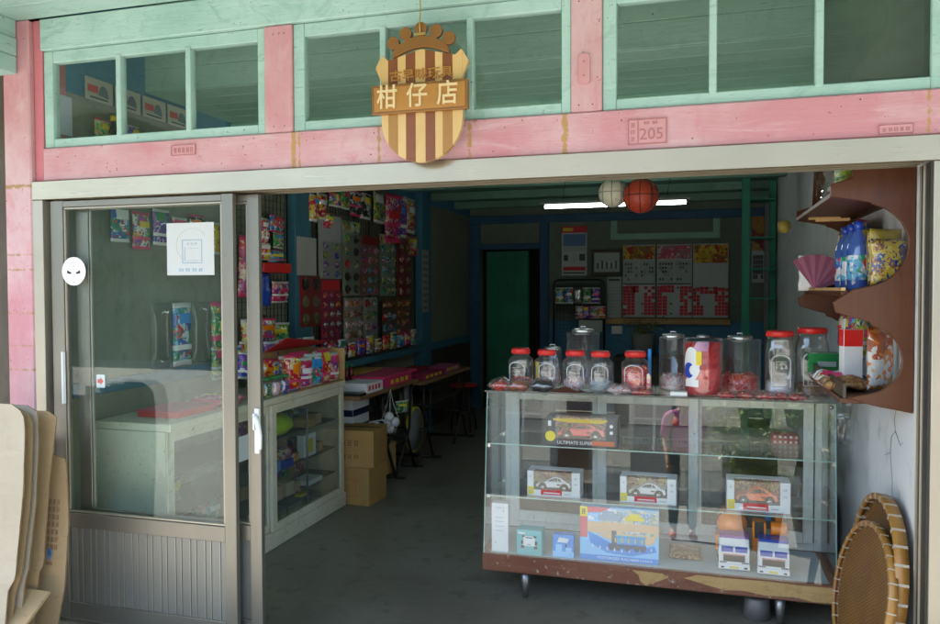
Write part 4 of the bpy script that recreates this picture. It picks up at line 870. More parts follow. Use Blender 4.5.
bb = MB(); bb.lathe([(0, 0), (.016, 0), (.018, .01), (.018, .07), (.008, .09), (.008, .10)], (0, 0, 0), 10, 0); bb.cyl((0, 0, .10), .012, .022, seg=10, m=1)
small = bb.build('small_bottle', [flat('dark red drink', (.2, .01, .02), .15, coat=.6), greenpl], None, loc=(-2.64, 5.12, .80))
tag(small, 'small dark red bottle with a green cap, in the crowd behind the snack carton', 'bottle', 'small green capped bottles behind the cabinet')
for i in range(1, 14):
    c = small.copy(); COL.objects.link(c); c.location = (-2.64-.05*(i % 2), 5.12+.042*i, .80)
bx_ = MB((-2.66, 5.4, .79)); bx_.box(-2.72, -2.58, 5.08, 5.75, .781, .84); tag(bx_.build('bottle_tray', tealp, None, .002), 'teal tray holding the small green capped bottles', 'tray')
small.location.z = .84
for o in bpy.data.objects:
    if o.name.startswith('small_bottle'): o.location.z = .841

# folding tables with cartons
def folding_table(x0, x1, ya, yb, z, label, mat=tabletop):
    t = thing('folding_table', label, 'table', ((x0+x1)/2, (ya+yb)/2, 0), 0, 'folding tables along the left wall'); o = t.location
    MB(o).box(x0, x1, ya, yb, z-.028, z).build('tabletop', mat, t, .004)
    for y in (ya+.18+(.4 if ya < 5.5 else 0), yb-.18):
        q = MB(o); q.tube([(x0+.08, y+.22, 0.012), (x0+.08, y-.02, .42), (x0+.08, y-.05, z-.03)], .013, 8); q.tube([(x1-.06, y+.22, .012), (x1-.06, y-.02, .42), (x1-.06, y-.05, z-.03)], .013, 8)
        q.tube([(x0+.06, y+.22, .014), (x1+.02, y+.22, .014)], .013, 8); q.tube([(x0+.08, y+.03, .30), (x1-.06, y+.03, .30)], .008, 8); q.build('leg', darkmetal, t)
        q = MB(o); q.tube([(x1-.06, y-.22, .012), (x1-.06, y+.10, .36), (x1-.06, y+.16, z-.03)], .012, 8); q.build('leg', darkmetal, t)
    MB(o).box(x0+.05, x1-.05, ya+.25, yb-.25, .50, .512).build('under_shelf', darkwall, t)
    return t
folding_table(-2.86, -2.32, 5.10, 6.30, .78, 'wooden topped folding table nearer the cabinet')
folding_table(-2.86, -2.28, 6.33, 7.75, .745, 'dark folding table farther in, piled with pink game boxes')
def prn(m1): 
    def f_(mb, d):
        for i in range(4): mb.box(d[0]/2, d[0]/2+.001, -d[1]*.4+i*d[1]*.2, -d[1]*.4+i*d[1]*.2+d[1]*.13, d[2]*.25, d[2]*.75, 1)
    return f_
carton('carton', (-2.45, 5.40, .781), (.22, .30, .075), [paper, redprint], 'white carton with red characters at the table edge', art=prn(1))
carton('carton', (-2.72, 5.98, .781), (.24, .4, .10), orange if False else flat('ochre box', (.50, .26, .04), .6), 'ochre carton behind the white carton on the table')
for i, (x, y, z, dx, dy, dz, mt, lb) in enumerate([(-2.44, 5.92, .781, .2, .52, .07, pinkpl, 'pink game box with purple print at the table edge'), (-2.46, 5.90, .852, .28, .72, .022, pinkpl, 'wide flat pink lid lying on the pink game box'),
     (-2.42, 6.72, .746, .2, .60, .05, flat('crimson box', (.35, .01, .08), .5), 'crimson game box in the middle of the far table'), (-2.44, 7.33, .746, .2, .46, .05, flat('dull pink box', (.45, .10, .22), .5), 'dull pink game box at the far end of the table'), (-2.60, 6.9, .746, .18, .5, .06, dred, 'dark red carton behind the crimson game box')]):
    carton('game_box', (x, y, z), (dx, dy, dz), [mt, yellow, purple], lb, 'game box', 'pink game boxes on the tables', art=prn(1) if i in (0, 2, 3) else None)
ot = MB((-2.44, 5.18, .781)); ot.box(-2.56, -2.33, 5.11, 5.22, .7805, .80, 0); tag(ot.build('black_tray', black, None, .003), 'flat black tray at the near corner of the table', 'tray')
pk = MB(); pk.ball((0, 0, 0), .03, 12, 0, .5); tag(pk.build('paper_wad', flat('cream paper', (.6, .5, .35), .7, bump=.6), None, loc=(-2.37, 5.27, .797)), 'crumpled cream paper at the table edge', 'paper')
# under the table
carton('carton', (-2.62, 5.52, .513), (.22, .30, .20), [paper, navy], 'white carton with a dark blue band on the shelf under the table', art=strip_art(1))
carton('carton', (-2.40, 5.23, .0), (.31, .28, .27), [cardbox, red], 'lower brown carton of the two stacked by the cabinet', rz=R(-3), art=lambda mb, d: (mb.box(-.09, .05, -d[1]/2-.001, -d[1]/2, .06, .064, 1), mb.box(-.09, .05, -d[1]/2-.001, -d[1]/2, .18, .184, 1), mb.box(-.09, -.086, -d[1]/2-.001, -d[1]/2, .064, .18, 1), mb.box(.046, .05, -d[1]/2-.001, -d[1]/2, .064, .18, 1)))
carton('carton', (-2.41, 5.25, .272), (.34, .32, .265), [cardbox, flat('carton ink', (.16, .08, .04), .8)], 'upper brown carton of the two stacked by the cabinet, with printing', rz=R(5), art=lambda mb, d: (glyphs(mb, -.08, .06, .06, .035, -d[1]/2, 1, 3, rows=1, seed=2), glyphs(mb, -.08, .06, .15, .05, -d[1]/2, 1, 3, seed=5), mb.box(-d[0]/2-.001, d[0]/2+.001, -.03, .03, d[2], d[2]+.001, 1)))
carton('carton', (-2.55, 5.83, .06), (.30, .26, .24), ply, 'tan carton under the table beyond the two stacked ones')
nb = thing('net_bag', 'net bag of white balls hanging from the near table edge', 'bag', (-2.34, 5.62, .50))
for i, (a, b, c) in enumerate([(0, 0, 0), (.05, .05, .01), (-.01, .07, .045), (.03, -.02, .06), (.01, .04, -.045)]): MB().ball((a, b, c), .038, 14).build('ball', white, nb)
q = MB()
for k in range(6): q.tube([(0.02, .03, .27), (.02+.03*math.cos(k), .03+.03*math.sin(k), .15), (.02+.07*math.cos(k), .03+.08*math.sin(k), .04), (.02+.04*math.cos(k), .03+.04*math.sin(k), -.08)], .0015, 5)
q.build('net', white, nb)
for i, (y, z, lb) in enumerate([(6.45, .30, 'large grey round fan wrapped in plastic, lower one under the far table'), (6.25, .57, 'smaller grey round fan just under the tabletop')]):
    t = thing('round_fan', lb, 'fan', (-2.42, y, z-.18 if i == 0 else z-.1)); r_ = (.19, .12)[i]
    MB().lathe([(0, -.02), (r_, -.015), (r_, .015), (0, .02)], (0, 0, r_), 26, 0, True, 'x').build('fan_face', gray, t)
    MB().lathe([(r_, -.018), (r_+.012, -.01), (r_+.012, .01), (r_, .018), (r_, -.018)], (0, 0, r_), 26, 0, True, 'x', 0, False).build('rim', yellow if i == 0 else gray, t)
bag('packet', (-2.36, 6.0, .53), .14, .10, .07, PG, 'yellow and green packet on the shelf under the table', seed=9, rz=R(60))
cl = MB((-2.5, 5.75, .47)); 
for i in range(7): cl.tube([(-2.45+.02*(i % 3), 5.35+.06*i, .52), (-2.34, 5.38+.07*i, .535), (-2.30, 5.40+.06*i, .50)], .008, 6, i % 2)
tag(cl.build('hanger_bundle', [black, white]), 'bundle of black and white plastic hangers under the table edge', 'hangers')
def stool(x, y, z, label, mat, w=.15):
    t = thing('round_stool', label, 'stool', (x, y, 0), 0, 'round red stools at the back')
    MB().lathe([(0, z-.03), (w, z-.03), (w+.006, z-.015), (w-.01, z), (0, z+.005)], (0, 0, 0), 26).build('seat', mat, t)
    for k in range(4):
        a = R(45+90*k); MB().tube([(w*.7*math.cos(a), w*.7*math.sin(a), z-.03), (w*1.05*math.cos(a), w*1.05*math.sin(a), .002)], .011, 8).build('leg', darkmetal, t)
    q = MB()
    q.tube([(w*.88*math.cos(R(10*k)), w*.88*math.sin(R(10*k)), .2) for k in range(37)], .007, 6); q.build('ring', darkmetal, t)
stool(-2.47, 8.12, .52, 'round red stool standing beyond the tables', flat('red stool seat', (.42, .01, .01), .35, coat=.4)); 

for i in range(12):
    bag('packet', (-2.80, 5.42+.185*i, .985), .13, .12+.02*(i % 3), .05, [PG, PP, PC, PW, PU, PM, PB, PW, PG, PC, PP, PM][i], '%s packet, %s along the teal shelf under the racks' % (['green', 'pink', 'blue', 'red', 'purple', 'mixed coloured', 'brown', 'orange', 'lime', 'pale blue', 'rosy', 'striped'][i], (ordn+['ninth', 'tenth', 'eleventh', 'twelfth'])[i]), rz=R(88), seed=400+i, group='packets along the teal wall shelf')
# ================================================================ back wall
def sheetart(name, x0, x1, z0, z1, y, mats, patches, label, cat, group=None, t=.004):
    """flat printed sheet on the back wall; patches = (u0,u1,v0,v1,m) in fractions, v from the bottom"""
    o = ((x0+x1)/2, y, (z0+z1)/2); mb = MB(o); mb.box(x0, x1, y-t, y, z0, z1, 0); w, h = x1-x0, z1-z0
    for i, (a, b, c, d, m_) in enumerate(patches): mb.box(x0+a*w, x0+b*w, y-t-.0008-.0002*(i % 4), y-t, z0+c*h, z0+d*h, m_)
    return tag(mb.build(name, mats), label, cat, group)
pgrey = flat('calendar paper', (.42, .47, .43), .7); pwhite = flat('bright calendar paper', (.52, .56, .54), .7); inkr = flat('calendar red ink', (.62, .02, .04), .6); inkk = flat('calendar black ink', (.06, .07, .07), .6)
skyb = flat('calendar sky print', (.10, .20, .38), .6); gold = printed('gold picture', [(.60, .36, .03), (.70, .48, .06), (.3, .16, .04), (.5, .05, .03)], 9, .75, 0, crinkle=0); rosy = printed('rosy picture', [(.65, .25, .30), (.6, .10, .15), (.6, .5, .45), (.4, .2, .2)], 9, .75, 0, crinkle=0)
def numbers(u0, u1, v0, v1, nx, ny, m_, dens=1, sd=1):
    q = random.Random(sd); out = []
    for i in range(nx):
        for j in range(ny):
            if q.random() > dens: continue
            e_ = .04 if m_ == 2 else .2; a = u0+(u1-u0)*(i+e_)/nx; b = u0+(u1-u0)*(i+1-e_)/nx; c = v0+(v1-v0)*(j+e_)/ny; d = v0+(v1-v0)*(j+1-e_*1.2)/ny; out.append((a, b, c, d, m_))
    return out
sheetart('wall_calendar', -1.67, -1.35, 1.72, 2.34, 9.786, [pwhite, inkr, skyb, yellow, pgrey, inkk],
         [(0, 1, .87, 1, 1), (.05, .45, .90, .97, 3), (.06, .94, .52, .84, 2), (.06, .94, .48, .60, 4), (.3, .7, .62, .70, 0), (.08, .25, .30, .42, 5), (.70, .92, .30, .44, 5), (.45, .55, .28, .45, 4), (.06, .94, .10, .18, 1), (.06, .9, .04, .07, 5)],
         'calendar with a blue sky picture and a red top, beside the back doorway', 'calendar')
pf = thing('framed_photo', 'dark framed group photograph on the back wall', 'picture', (-1.10, 9.74, 1.88))
q = MB((-1.10, 9.74, 1.88))
for b in ((-1.29, -.906, 1.722, 1.76), (-1.29, -.906, 2.0, 2.038), (-1.29, -1.255, 1.76, 2.0), (-.941, -.906, 1.76, 2.0)): q.box(b[0], b[1], 9.715, 9.745, b[2], b[3])
q.build('frame', darkwall, pf, .004)
q = MB((-1.10, 9.74, 1.88)); q.box(-1.255, -.941, 9.735, 9.744, 1.76, 2.0, 0)
for i in range(9): q.box(-1.22+.028*i, -1.20+.028*i, 9.733, 9.735, 1.80+.01*(i % 2), 1.87+.015*(i % 3), 1+i % 2)
q.build('photograph', [pgrey, inkk, pwhite], pf)
cols3 = [(-.905, -.517, gold, 'first board from the left, yellow picture on top'), (-.494, -.083, rosy, 'middle board, rosy picture on top'), (-.07, .335, gold, 'last board, golden picture and a white sheet')]
for k, (x0, x1, pic, lb) in enumerate(cols3):
    P_ = [(.02, .98, .80 if k < 2 else .74, .985, 1)]
    if k < 2:
        P_ += [(.02, .48, .48, .78, 4), (.52, .98, .48, .78, 4)]+numbers(.05, .46, .50, .76, 5, 5, 5, .8, k)+numbers(.55, .96, .50, .76, 5, 5, 5, .8, k+5)+[(.02, .98, .452, .47, 5)]
        P_ += numbers(.0, .38 if k == 0 else .3, .03, .43, 3 if k == 0 else 2, 9, 2, .85, 11+k)+numbers(.66, 1.0, .03, .43, 3, 9, 2, .8, 12+k)+numbers(.36, .66, .03, .43, 3, 9, 5, .2, 17+k)+numbers(.1, .5, .34, .44, 4, 2, 2, .7, 18)
    else:
        P_ += [(.08, .90, .42, .70, 0), (.08, .9, .395, .405, 5)]+numbers(.0, .30, .03, .40, 3, 8, 2, .8, 13)+numbers(.62, 1.0, .03, .40, 4, 8, 2, .9, 14)+numbers(.2, .7, .32, .42, 4, 2, 2, .8, 19)+[(.30, .62, .03, .31, 0)]
    sheetart('prize_board', x0, x1, 1.20, 2.09, 9.788, [pwhite, pic, inkr, yellow, pgrey, inkk], P_, 'pull ticket prize board with red tickets, '+lb, 'prize board', 'prize boards on the back wall', .012)
sheetart('wall_calendar', -1.10, -.925, 1.19, 1.70, 9.788, [pgrey, inkk], [(.1, .9, .9, .95, 1)]+[(.05, .95, .1+.08*i, .104+.08*i, 1) for i in range(9)], 'narrow lined sheet between the wire stand and the boards', 'sheet')
sheetart('wall_calendar', .60, .925 if False else .735, 1.62, 2.40, 9.788, [pwhite, printed('dark red picture', [(.35, .03, .02), (.45, .2, .03), (.2, .02, .02), (.4, .3, .1)], 8, crinkle=0), inkk], [(0, 1, .48, 1, 1)]+numbers(.08, .92, .05, .42, 4, 5, 2, .9, 3), 'calendar with a dark red picture behind the green rack', 'calendar')
sk = MB((-.98, 9.76, 1.04)); sk.box(-1.04, -.91, 9.765, 9.788, .99, 1.09); sk.box(-1.01, -.94, 9.76, 9.765, 1.02, 1.06); tag(sk.build('wall_socket', white, None, .003), 'white socket box low on the back wall', 'socket')
# wire display stand in front of the back wall
ds = thing('wire_stand', 'black wire display stand holding shiny packets at the back', 'display stand', (-1.42, 9.5, 0))
q = MB((-1.42, 9.5, 0)); xa, xb = -1.72, -1.10
q.tube([(xa, 9.5, .0), (xa, 9.5, 1.60), (xa+.015, 9.5, 1.645), (xa+.06, 9.5, 1.66), (xb-.06, 9.5, 1.66), (xb-.015, 9.5, 1.645), (xb, 9.5, 1.60), (xb, 9.5, 0)], .014, 8)
q.build('hoop', wire, ds)
q = MB((-1.42, 9.5, 0))
for i in range(1, 15): q.tube([(xa+i*.0413, 9.5, .5), (xa+i*.0413, 9.5, 1.62)], .0025, 4)
for j in range(24): q.tube([(xa, 9.503, .5+j*.047), (xb, 9.503, .5+j*.047)], .0025, 4)
q.build('wire_mesh', wire, ds)
for i in range(5): bag('packet', (-1.64+.11*i, 9.46, 1.37), .11, .2, .05, [PG, PC, chrome, PG, PU][i], ['greenish', 'dark blue', 'silver', 'green', 'purple'][i]+' shiny packet in the top row of the wire stand', seed=300+i, group='shiny packets on the wire stand')
for i in range(4): bag('packet', (-1.40+.09*i, 9.46, 1.19), .095, .15, .04, [PP, PU, PP, PW][i], ['reddish', 'dusky purple', 'rose', 'orange red'][i]+' packet in the second row of the wire stand', seed=310+i, group='shiny packets on the wire stand')
sheetart('white_bag', -1.40, -1.12, 1.03, 1.17, 9.47, [pgrey], [], 'pale flat packet on the wire stand under the red row', 'packet', t=.02)
# dried plant in a pot on a counter at the back
ctb = thing('back_counter', 'dark low counter along the back wall', 'counter', (-.3, 9.3, 0)); MB((-.3, 9.3, 0)).box(-.95, .35, 9.05, 9.55, .72, .76).build('top', darkwall, ctb, .003); MB((-.3, 9.3, 0)).box(-.93, .33, 9.08, 9.55, 0, .719).build('front_panel', darkwall, ctb)
dp = thing('potted_plant', 'wispy dried plant in a grey pot at the back', 'plant', (-.62, 9.2, .761))
MB().lathe([(.0, 0), (.11, 0), (.14, .26), (.13, .28), (.0, .25)], (0, 0, 0), 20).build('pot', gray, dp)
q = MB(); rr_ = random.Random(5)
for i in range(60):
    a = rr_.uniform(0, 6.28); l_ = rr_.uniform(.12, .34); pts = [(0, 0, .24), (math.cos(a)*l_*.4, math.sin(a)*l_*.4, .24+l_*.45), (math.cos(a)*l_*.9, math.sin(a)*l_*.9, .24+l_*rr_.uniform(.2, .9))]
    q.tube(pts, [.003, .002, .001], 4)
    for k in range(3):
        c = Vector(pts[1]).lerp(Vector(pts[2]), rr_.random()); d = Vector((rr_.uniform(-1, 1), rr_.uniform(-1, 1), rr_.uniform(-1, 1))).normalized()*.03; e_ = d.orthogonal().normalized()*.01
        q.add([c, c+d*.5+e_, c+d, c+d*.5-e_], [(0, 1, 2, 3)])
q.build('foliage', flat('dry leaves', (.22, .22, .10), .7), dp)
# green shelf rack in front of the back wall, right
gr = thing('green_rack', 'tall green painted wooden rack near the back wall', 'rack', (.55, 8, 0)); GO = (.55, 8, 0)
MB(GO).box(.395, .47, 7.97, 8.03, 0, 2.62).build('rack_post', greenpost, gr, .003)
MB(GO).box(.665, .725, 8.2, 8.26, 0, 2.62).build('rack_post', greenpost, gr, .003)
for z in (2.42, 2.05, 1.745, 1.46): MB(GO).box(.472, .70, 7.985, 8.26, z-.018, z).build('rail', greenpost, gr, .002)
# ---------------------------------------------------------------- fluorescent lamp
lf = thing('fluorescent_lamp', 'lit white tube lamp hanging on wires across the shop', 'lamp', (-.68, 6.5, 2.27)); LO = (-.68, 6.5, 2.27)
MB(LO).box(-1.29, -.065, 6.48, 6.52, 2.262, 2.285).build('lamp_batten', gray, lf, .003)
q = MB(LO); q.lathe([(.013, 0), (.013, 1.15)], (-1.252, 6.5, 2.243), 14, 0, True, 'x'); q.build('lamp_tube', tube_lit, lf)
q = MB(LO)
for x in (-1.28, -.102): q.box(x, x+.028, 6.48, 6.52, 2.225, 2.262)
q.build('tube_holder', black, lf, .002)
for x in (-1.1, -.25): MB(LO).tube([(x, 6.5, 2.30), (x+.03, 6.5, 2.53)], .003, 5).build('hanging_wire', black, lf)
# balls in nets
def netball(c, r, mat, seam, label):
    t = thing('toy_ball', label, 'ball', c)
    MB().ball((0, 0, 0), r, 32).build('ball', mat, t); q = MB()
    ax = [Vector((1, 0, 0)), Vector((0, 0, 1)), Vector((0, 1, 0)), Vector((.7, .7, 0))]
    for a in ax:
        u = a.orthogonal().normalized(); v = a.cross(u); q.tube([(u*math.cos(k*.2618)+v*math.sin(k*.2618))*(r+.0003) for k in range(25)], .0026, 5)
    for s_ in (-1, 1):
        q.tube([Vector((s_*r*.62, 0, 0))+Vector((0, math.cos(k*.2618), math.sin(k*.2618)))*r*.785 for k in range(25)], .0026, 5)
    q.build('seam', seam, t)
    q = MB(); 
    for k in range(8):
        a = k*.785; q.tube([(math.cos(a+.5*j*(-1)**k)*r*1.015*math.sin(.35+j*.45), math.sin(a+.5*j*(-1)**k)*r*1.015*math.sin(.35+j*.45), r*1.015*math.cos(.35+j*.45)) for j in range(6)], .0006, 4)
        q.tube([(math.cos(a)*r*.35, math.sin(a)*r*.35, r*.95), (0, 0, r*1.5)], .001, 4)
    q.tube([(0, 0, r*1.5), (0, 0, 2.53-c[2])], .0025, 5); q.build('net', black, t)
netball((-.317, 4.5, 2.075), .098, flat('orange rubber ball', (.42, .05, .02), .45, bump=.4, bscale=90), black, 'orange red basketball hanging in a net')
netball((-.48, 4.56, 2.105), .082, flat('white rubber ball', (.60, .56, .44), .45), gray, 'dirty white ball hanging in a net beside the basketball')

# ================================================================ the glass show case
X0, X1, YF, YB = -1.038, .598, 3.739, 4.245
sc_ = thing('show_case', 'large glass show case with a worn red-brown base board, in the doorway', 'show case', (-.22, 3.99, 0)); CO = (-.22, 3.99, 0)
q = MB(CO); q.box(X0-.004, X1+.006, YF-.004, YF+.03, .137, .222, 0); q.box(X0, X0+.03, YF+.03, YB, .137, .222, 0); q.box(X1-.03, X1, YF+.03, YB, .137, .222, 0); q.box(X0+.03, X1-.03, YB-.03, YB, .137, .222, 0)
q.build('base_board', redwood, sc_, .004)
q = MB(CO)     # veneer torn off to the bare ply on the right half
top = [(.0, .217), (.12, .214), (.3, .2175), (.45, .213), (.597, .2155)]; bot = [(.597, .148), (.50, .145), (.42, .158), (.30, .152), (.20, .164), (.12, .158), (.03, .176), (-.06, .196), (-.02, .209)]
q.prism(top+bot, 'y', YF-.0065, YF-.0035); q.prism([(-.30, .222-.012), (-.16, .207), (-.13, .190), (-.20, .158), (-.235, .142), (-.26, .16), (-.27, .19)], 'y', YF-.006, YF-.0035)
q.build('bare_patch', ply, sc_)
MB(CO).box(X0+.03, X1-.03, YF+.03, YB-.03, .196, .2185).build('floor_panel', caseblue, sc_)
for x in (-.83, .365):
    for y in (YF+.05, YB-.07): MB().lathe([(.012, 0), (.027, .137)], (x-CO[0], y-CO[1], 0), 16, 0).build('leg', steel, sc_)
q = MB(CO); q.box(X0-.006, X1+.006, YF+.070, YB+.006, 1.029, 1.035); q.build('top_pane', casegl, sc_)
q = MB(CO); q.box(X0-.0065, X1+.0065, YF+.066, YF+.0698, 1.0285, 1.0355); q.box(X1+.0062, X1+.0085, YF+.070, YB+.006, 1.0285, 1.0355); q.build('top_edge', flat('dark steel edging', (.10, .11, .10), .35, .6), sc_)
tilt = math.atan(.088/.806)
q = MB(CO); q.box(X0+.004, X1-.004, YF+.002, YF+.006, .222, 1.031); q.rot(0, 'x', -tilt, (0, YF, .222)); q.build('front_pane', casefront, sc_)
for x in (X0, X1-.005): MB(CO).prism([(YF+.010, .223), (YB-.03, .223), (YB-.03, 1.028), (YF+.088, 1.028)], 'x', x, x+.005).build('side_pane', casegl, sc_)
q = MB(CO)
for x in (X0+.001, X1-.006): q.prism([(YF+.081, 1.028), (YF+.0875, 1.028), (YF+.0095, .223), (YF+.003, .223)], 'x', x, x+.0052)
q.build('pane_edge', edgegl, sc_)
for z in (.508, .768):
    q = MB(CO); q.box(X0+.012, X1-.012, YF+.012+.098*(z-.222), YB-.077, z-.0055, z, 0); q.box(X0+.012, X1-.012, YF+.010+.098*(z-.222), YF+.0118+.098*(z-.222), z-.0055, z, 1); q.build('glass_shelf', [shelfgl, edgegl], sc_)
    q = MB(CO)
    for x in (X0+.005, X1-.02):
        for y in (YF+.07, YB-.11): q.box(x, x+.015, y, y+.012, z-.022, z-.006)
    q.build('shelf_bracket', chrome, sc_)
q = MB(CO)
for x in (X0+.012, X1-.030): q.cyl((x+.01, YF+.079, 1.010), .009, -.004, 'y', 14)
q.build('corner_clip', steel, sc_)
# wooden back with sliding doors
q = MB(CO); yb0, yb1 = YB-.03, YB
q.box(X0, X0+.035, yb0, yb1, .222, 1.028); q.box(X1-.035, X1, yb0, yb1, .222, 1.028); q.box(X0+.035, X1-.035, yb0, yb1, .222, .262); q.box(X0+.035, X1-.035, yb0, yb1, .99, 1.028)
q.build('back_frame', whitewood, sc_, .002)
def case_door(a, b, y, pmat, w=.048):
    q = MB(CO); q.box(a, a+w, y, y+.018, .264, .988); q.box(b-w, b, y, y+.018, .264, .988); q.box(a+w, b-w, y+.001, y+.017, .264, .32); q.box(a+w, b-w, y+.001, y+.017, .94, .988)
    o = q.build('back_door', whitewood, sc_, .002); p = MB(CO).box(a+w, b-w, y+.007, y+.010, .32, .94).build('pane', pmat); p.parent = o; p.location = (0, 0, 0)
case_door(X0+.037, -.50, YB-.052, casegl); case_door(-.52, .0, YB-.075, casegl); case_door(-.03, .555, YB-.052, casegl)
# ---------------------------------------------------------------- toys in the case
def car_body(L, W_, H):
    """side outline of a low sports car, extruded with the cabin narrower than the body"""
    mb = MB(); lo = [(-.5, .16), (-.49, .36), (-.40, .48), (-.18, .56), (.10, .60), (.36, .62), (.48, .55), (.5, .30), (.49, .16)]
    lo = [(x*L, z*H) for x, z in lo]; hi = [(-.24*L, .545*H), (-.06*L, .90*H), (.08*L, 1.0*H), (.20*L, .92*H), (.38*L, .61*H)]
    # wheel arches
    out = [lo[0]]+lo[1:]
    def arch(cx_, r_): return [(cx_+r_*math.cos(R(a)), .16*H+max(0, r_*math.sin(R(a)))) for a in range(0, 181, 20)]
    base = arch(.31*L, .125*L)+arch(-.31*L, .125*L)
    mb.prism(out+base, 'y', -W_/2, W_/2, 0)
    mb.prism([(x, z) for x, z in hi], 'y', -W_*.40, W_*.40, 0)
    win = [(-.19*L, .60*H), (-.05*L, .85*H), (.09*L, .93*H), (.17*L, .86*H), (.24*L, .66*H)]
    mb.prism(win, 'y', -W_*.405, W_*.405, 1); mb.box(.12*L, .135*L, -W_*.41, W_*.41, .6*H, .9*H, 0)
    mb.box(.10*L, .2*L, -W_*.503, -W_*.5, .34*H, .44*H, 1)
    mb.box(.46*L, .505*L, -W_*.5, W_*.5, .66*H, .71*H, 0)
    return mb
def boxed_car(c, d, body, shell, label, art):
    """window carton with a toy car inside; c = centre of its base, d = (width, depth, height)"""
    t = thing('boxed_toy_car', label, 'toy car', c, R(rnd.uniform(-1.5, 1.5)), 'boxed toy cars in the show case'); w, dp_, h = d
    q = MB(); e = .0025
    q.box(-w/2, w/2, -dp_/2, dp_/2, 0, e); q.box(-w/2, w/2, dp_/2-e, dp_/2, e, h-e, 2); q.box(-w/2, -w/2+e, -dp_/2, dp_/2-e, e, h-e); q.box(w/2-e, w/2, -dp_/2, dp_/2-e, e, h-e)
    q.box(-w/2, -w/2+w*.12, -dp_/2, -dp_/2+e, e, h-e); q.box(w/2-w*.16, w/2, -dp_/2, -dp_/2+e, e, h-e); q.box(-w/2+w*.12, w/2-w*.16, -dp_/2, -dp_/2+e, e, h*.24)
    q.box(-w/2, w/2, -dp_/2+dp_*.45, dp_/2, h-e, h); q.box(-w/2, -w/2+w*.12, -dp_/2, -dp_/2+dp_*.45, h-e, h); q.box(w/2-w*.16, w/2, -dp_/2, -dp_/2+dp_*.45, h-e, h)
    art(q, w, h, -dp_/2)
    q.build('carton', shell, t, .0006)
    q = MB(); q.box(-w/2+w*.12, w/2-w*.16, -dp_/2+.0006, -dp_/2+.0012, h*.24, h-e); q.box(-w/2+w*.12, w/2-w*.16, -dp_/2+.001, -dp_/2+dp_*.45, h-.0016, h-.001); q.build('window_film', film, t)
    L = w*.66; m2 = car_body(L, dp_*.62, h*.50); m2.move(0, (-.02*w, 0, h*.245))
    cb = m2.build('toy_car', [body, black], t, .0025, 2)
    q = MB()
    for sx in (-.31, .31):
        for sy in (-1, 1):
            q.cyl((sx*L-.02*w, sy*dp_*.315-(.012 if sy > 0 else 0), h*.30), L*.10, .012, 'y', 20, 0); q.cyl((sx*L-.02*w, sy*dp_*.318-(.0 if sy > 0 else .0005), h*.30), L*.066, .0015*sy, 'y', 14, 1)
    p = q.build('wheels', [tyre, chrome]); p.parent = cb; p.location = (0, 0, 0)
    q = MB(); q.box(-w/2+.006, w/2-.006, -dp_*.33, dp_*.4, e, h*.2); q.build('plinth', black, t)
    return t
def art_white(q, w, h, y):
    q.box(-w/2+.004, -w/2+w*.13, y-.0006, y, .006, h*.36, 3); q.box(-w*.24, w*.16, y-.0012, y, .006, h*.27, 4); q.box(-w*.18, w*.12, y-.0018, y-.0012, h*.12, h*.16, 0)
    glyphs(q, w/2-w*.13, w/2-w*.03, h*.72, h*.09, y, 5, 1, d=.0006); glyphs(q, w/2-w*.13, w/2-w*.03, h*.5, h*.07, y, 5, 1, d=.0006, seed=4); glyphs(q, -w/2+.01, -w/2+w*.09, h*.72, h*.1, y, 5, 1, d=.0006, seed=7)
    q.box(w*.20, w*.32, y-.0006, y, h*.10, h*.13, 5); glyphs(q, w*.19, w*.34, h*.15, h*.05, y, 5, 6, d=.0005); glyphs(q, -w*.20, w*.14, h*.05, h*.045, y-.0012, 0, 12, d=.0005); glyphs(q, -w/2+.008, -w/2+w*.11, h*.10, h*.18, y-.0006, 5, 2, d=.0004, seed=9)
wsh = [white, white, PICF, yellow, redprint, flat('grey small print', (.35, .35, .36), .6)]
def art_dark(q, w, h, y):
    q.prism([(-w/2+.03+.026*math.cos(a*.4)-.012, .045+.026*math.sin(a*.4)) for a in range(16)], 'y', y, y-.0014, 3)
    q.text('ULTIMATE SUPER', .023, -.035, y, h*.10, .0012, 1, wide=1.0); q.box(w*.14, w*.46, y-.0006, y, h*.03, h*.2, 4)
    q.prism([(-w/2+.035, h*.86), (-.05, h*.80), (.1, h*.80), (w/2-.05, h*.87), (w/2-.05, h*.93), (-w/2+.03, h*.93)], 'y', y, y-.001, 5)
    for z in (.72, .5): q.lathe([(.009, 0), (0, -.001)], (w/2-.03, y, h*z), 12, 1, False, 'y')
    q.box(-w/2+.006, -w/2+.022, y-.0006, y, h*.66, h*.84, 1)
dsh = [flat('dark carton', (.08, .075, .08), .4), white, PICF, yellow, flat('flame print', (.62, .16, .05), .5), flat('yellow swoosh', (.70, .50, .08), .5)]
boxed_car((-.555, 3.90, .769), (.35, .13, .145), carred, dsh, 'red toy sports car in a dark window box, alone on the upper shelf', art_dark)
boxed_car((-.695, 3.885, .509), (.268, .115, .125), carwhite, wsh, 'white toy car in a white window box, left one of the two white cars', art_white)
boxed_car((-.232, 3.885, .509), (.268, .115, .125), carwhite, wsh, 'white toy car in a white window box, between the other white one and the orange', art_white)
boxed_car((.270, 3.885, .509), (.280, .125, .142), orangered, wsh, 'orange toy car in a white window box over the toy trucks', art_white)
bxs = MB(); 
wb = MB(); wb.box(-.042, .042, -.028, .028, 0, .245, 0)
wb.text('TYPE N', .014, 0, -.028, .222, .0006, 1); glyphs(wb, .012, .026, .200, .012, -.028, 1, 1, d=.0006)
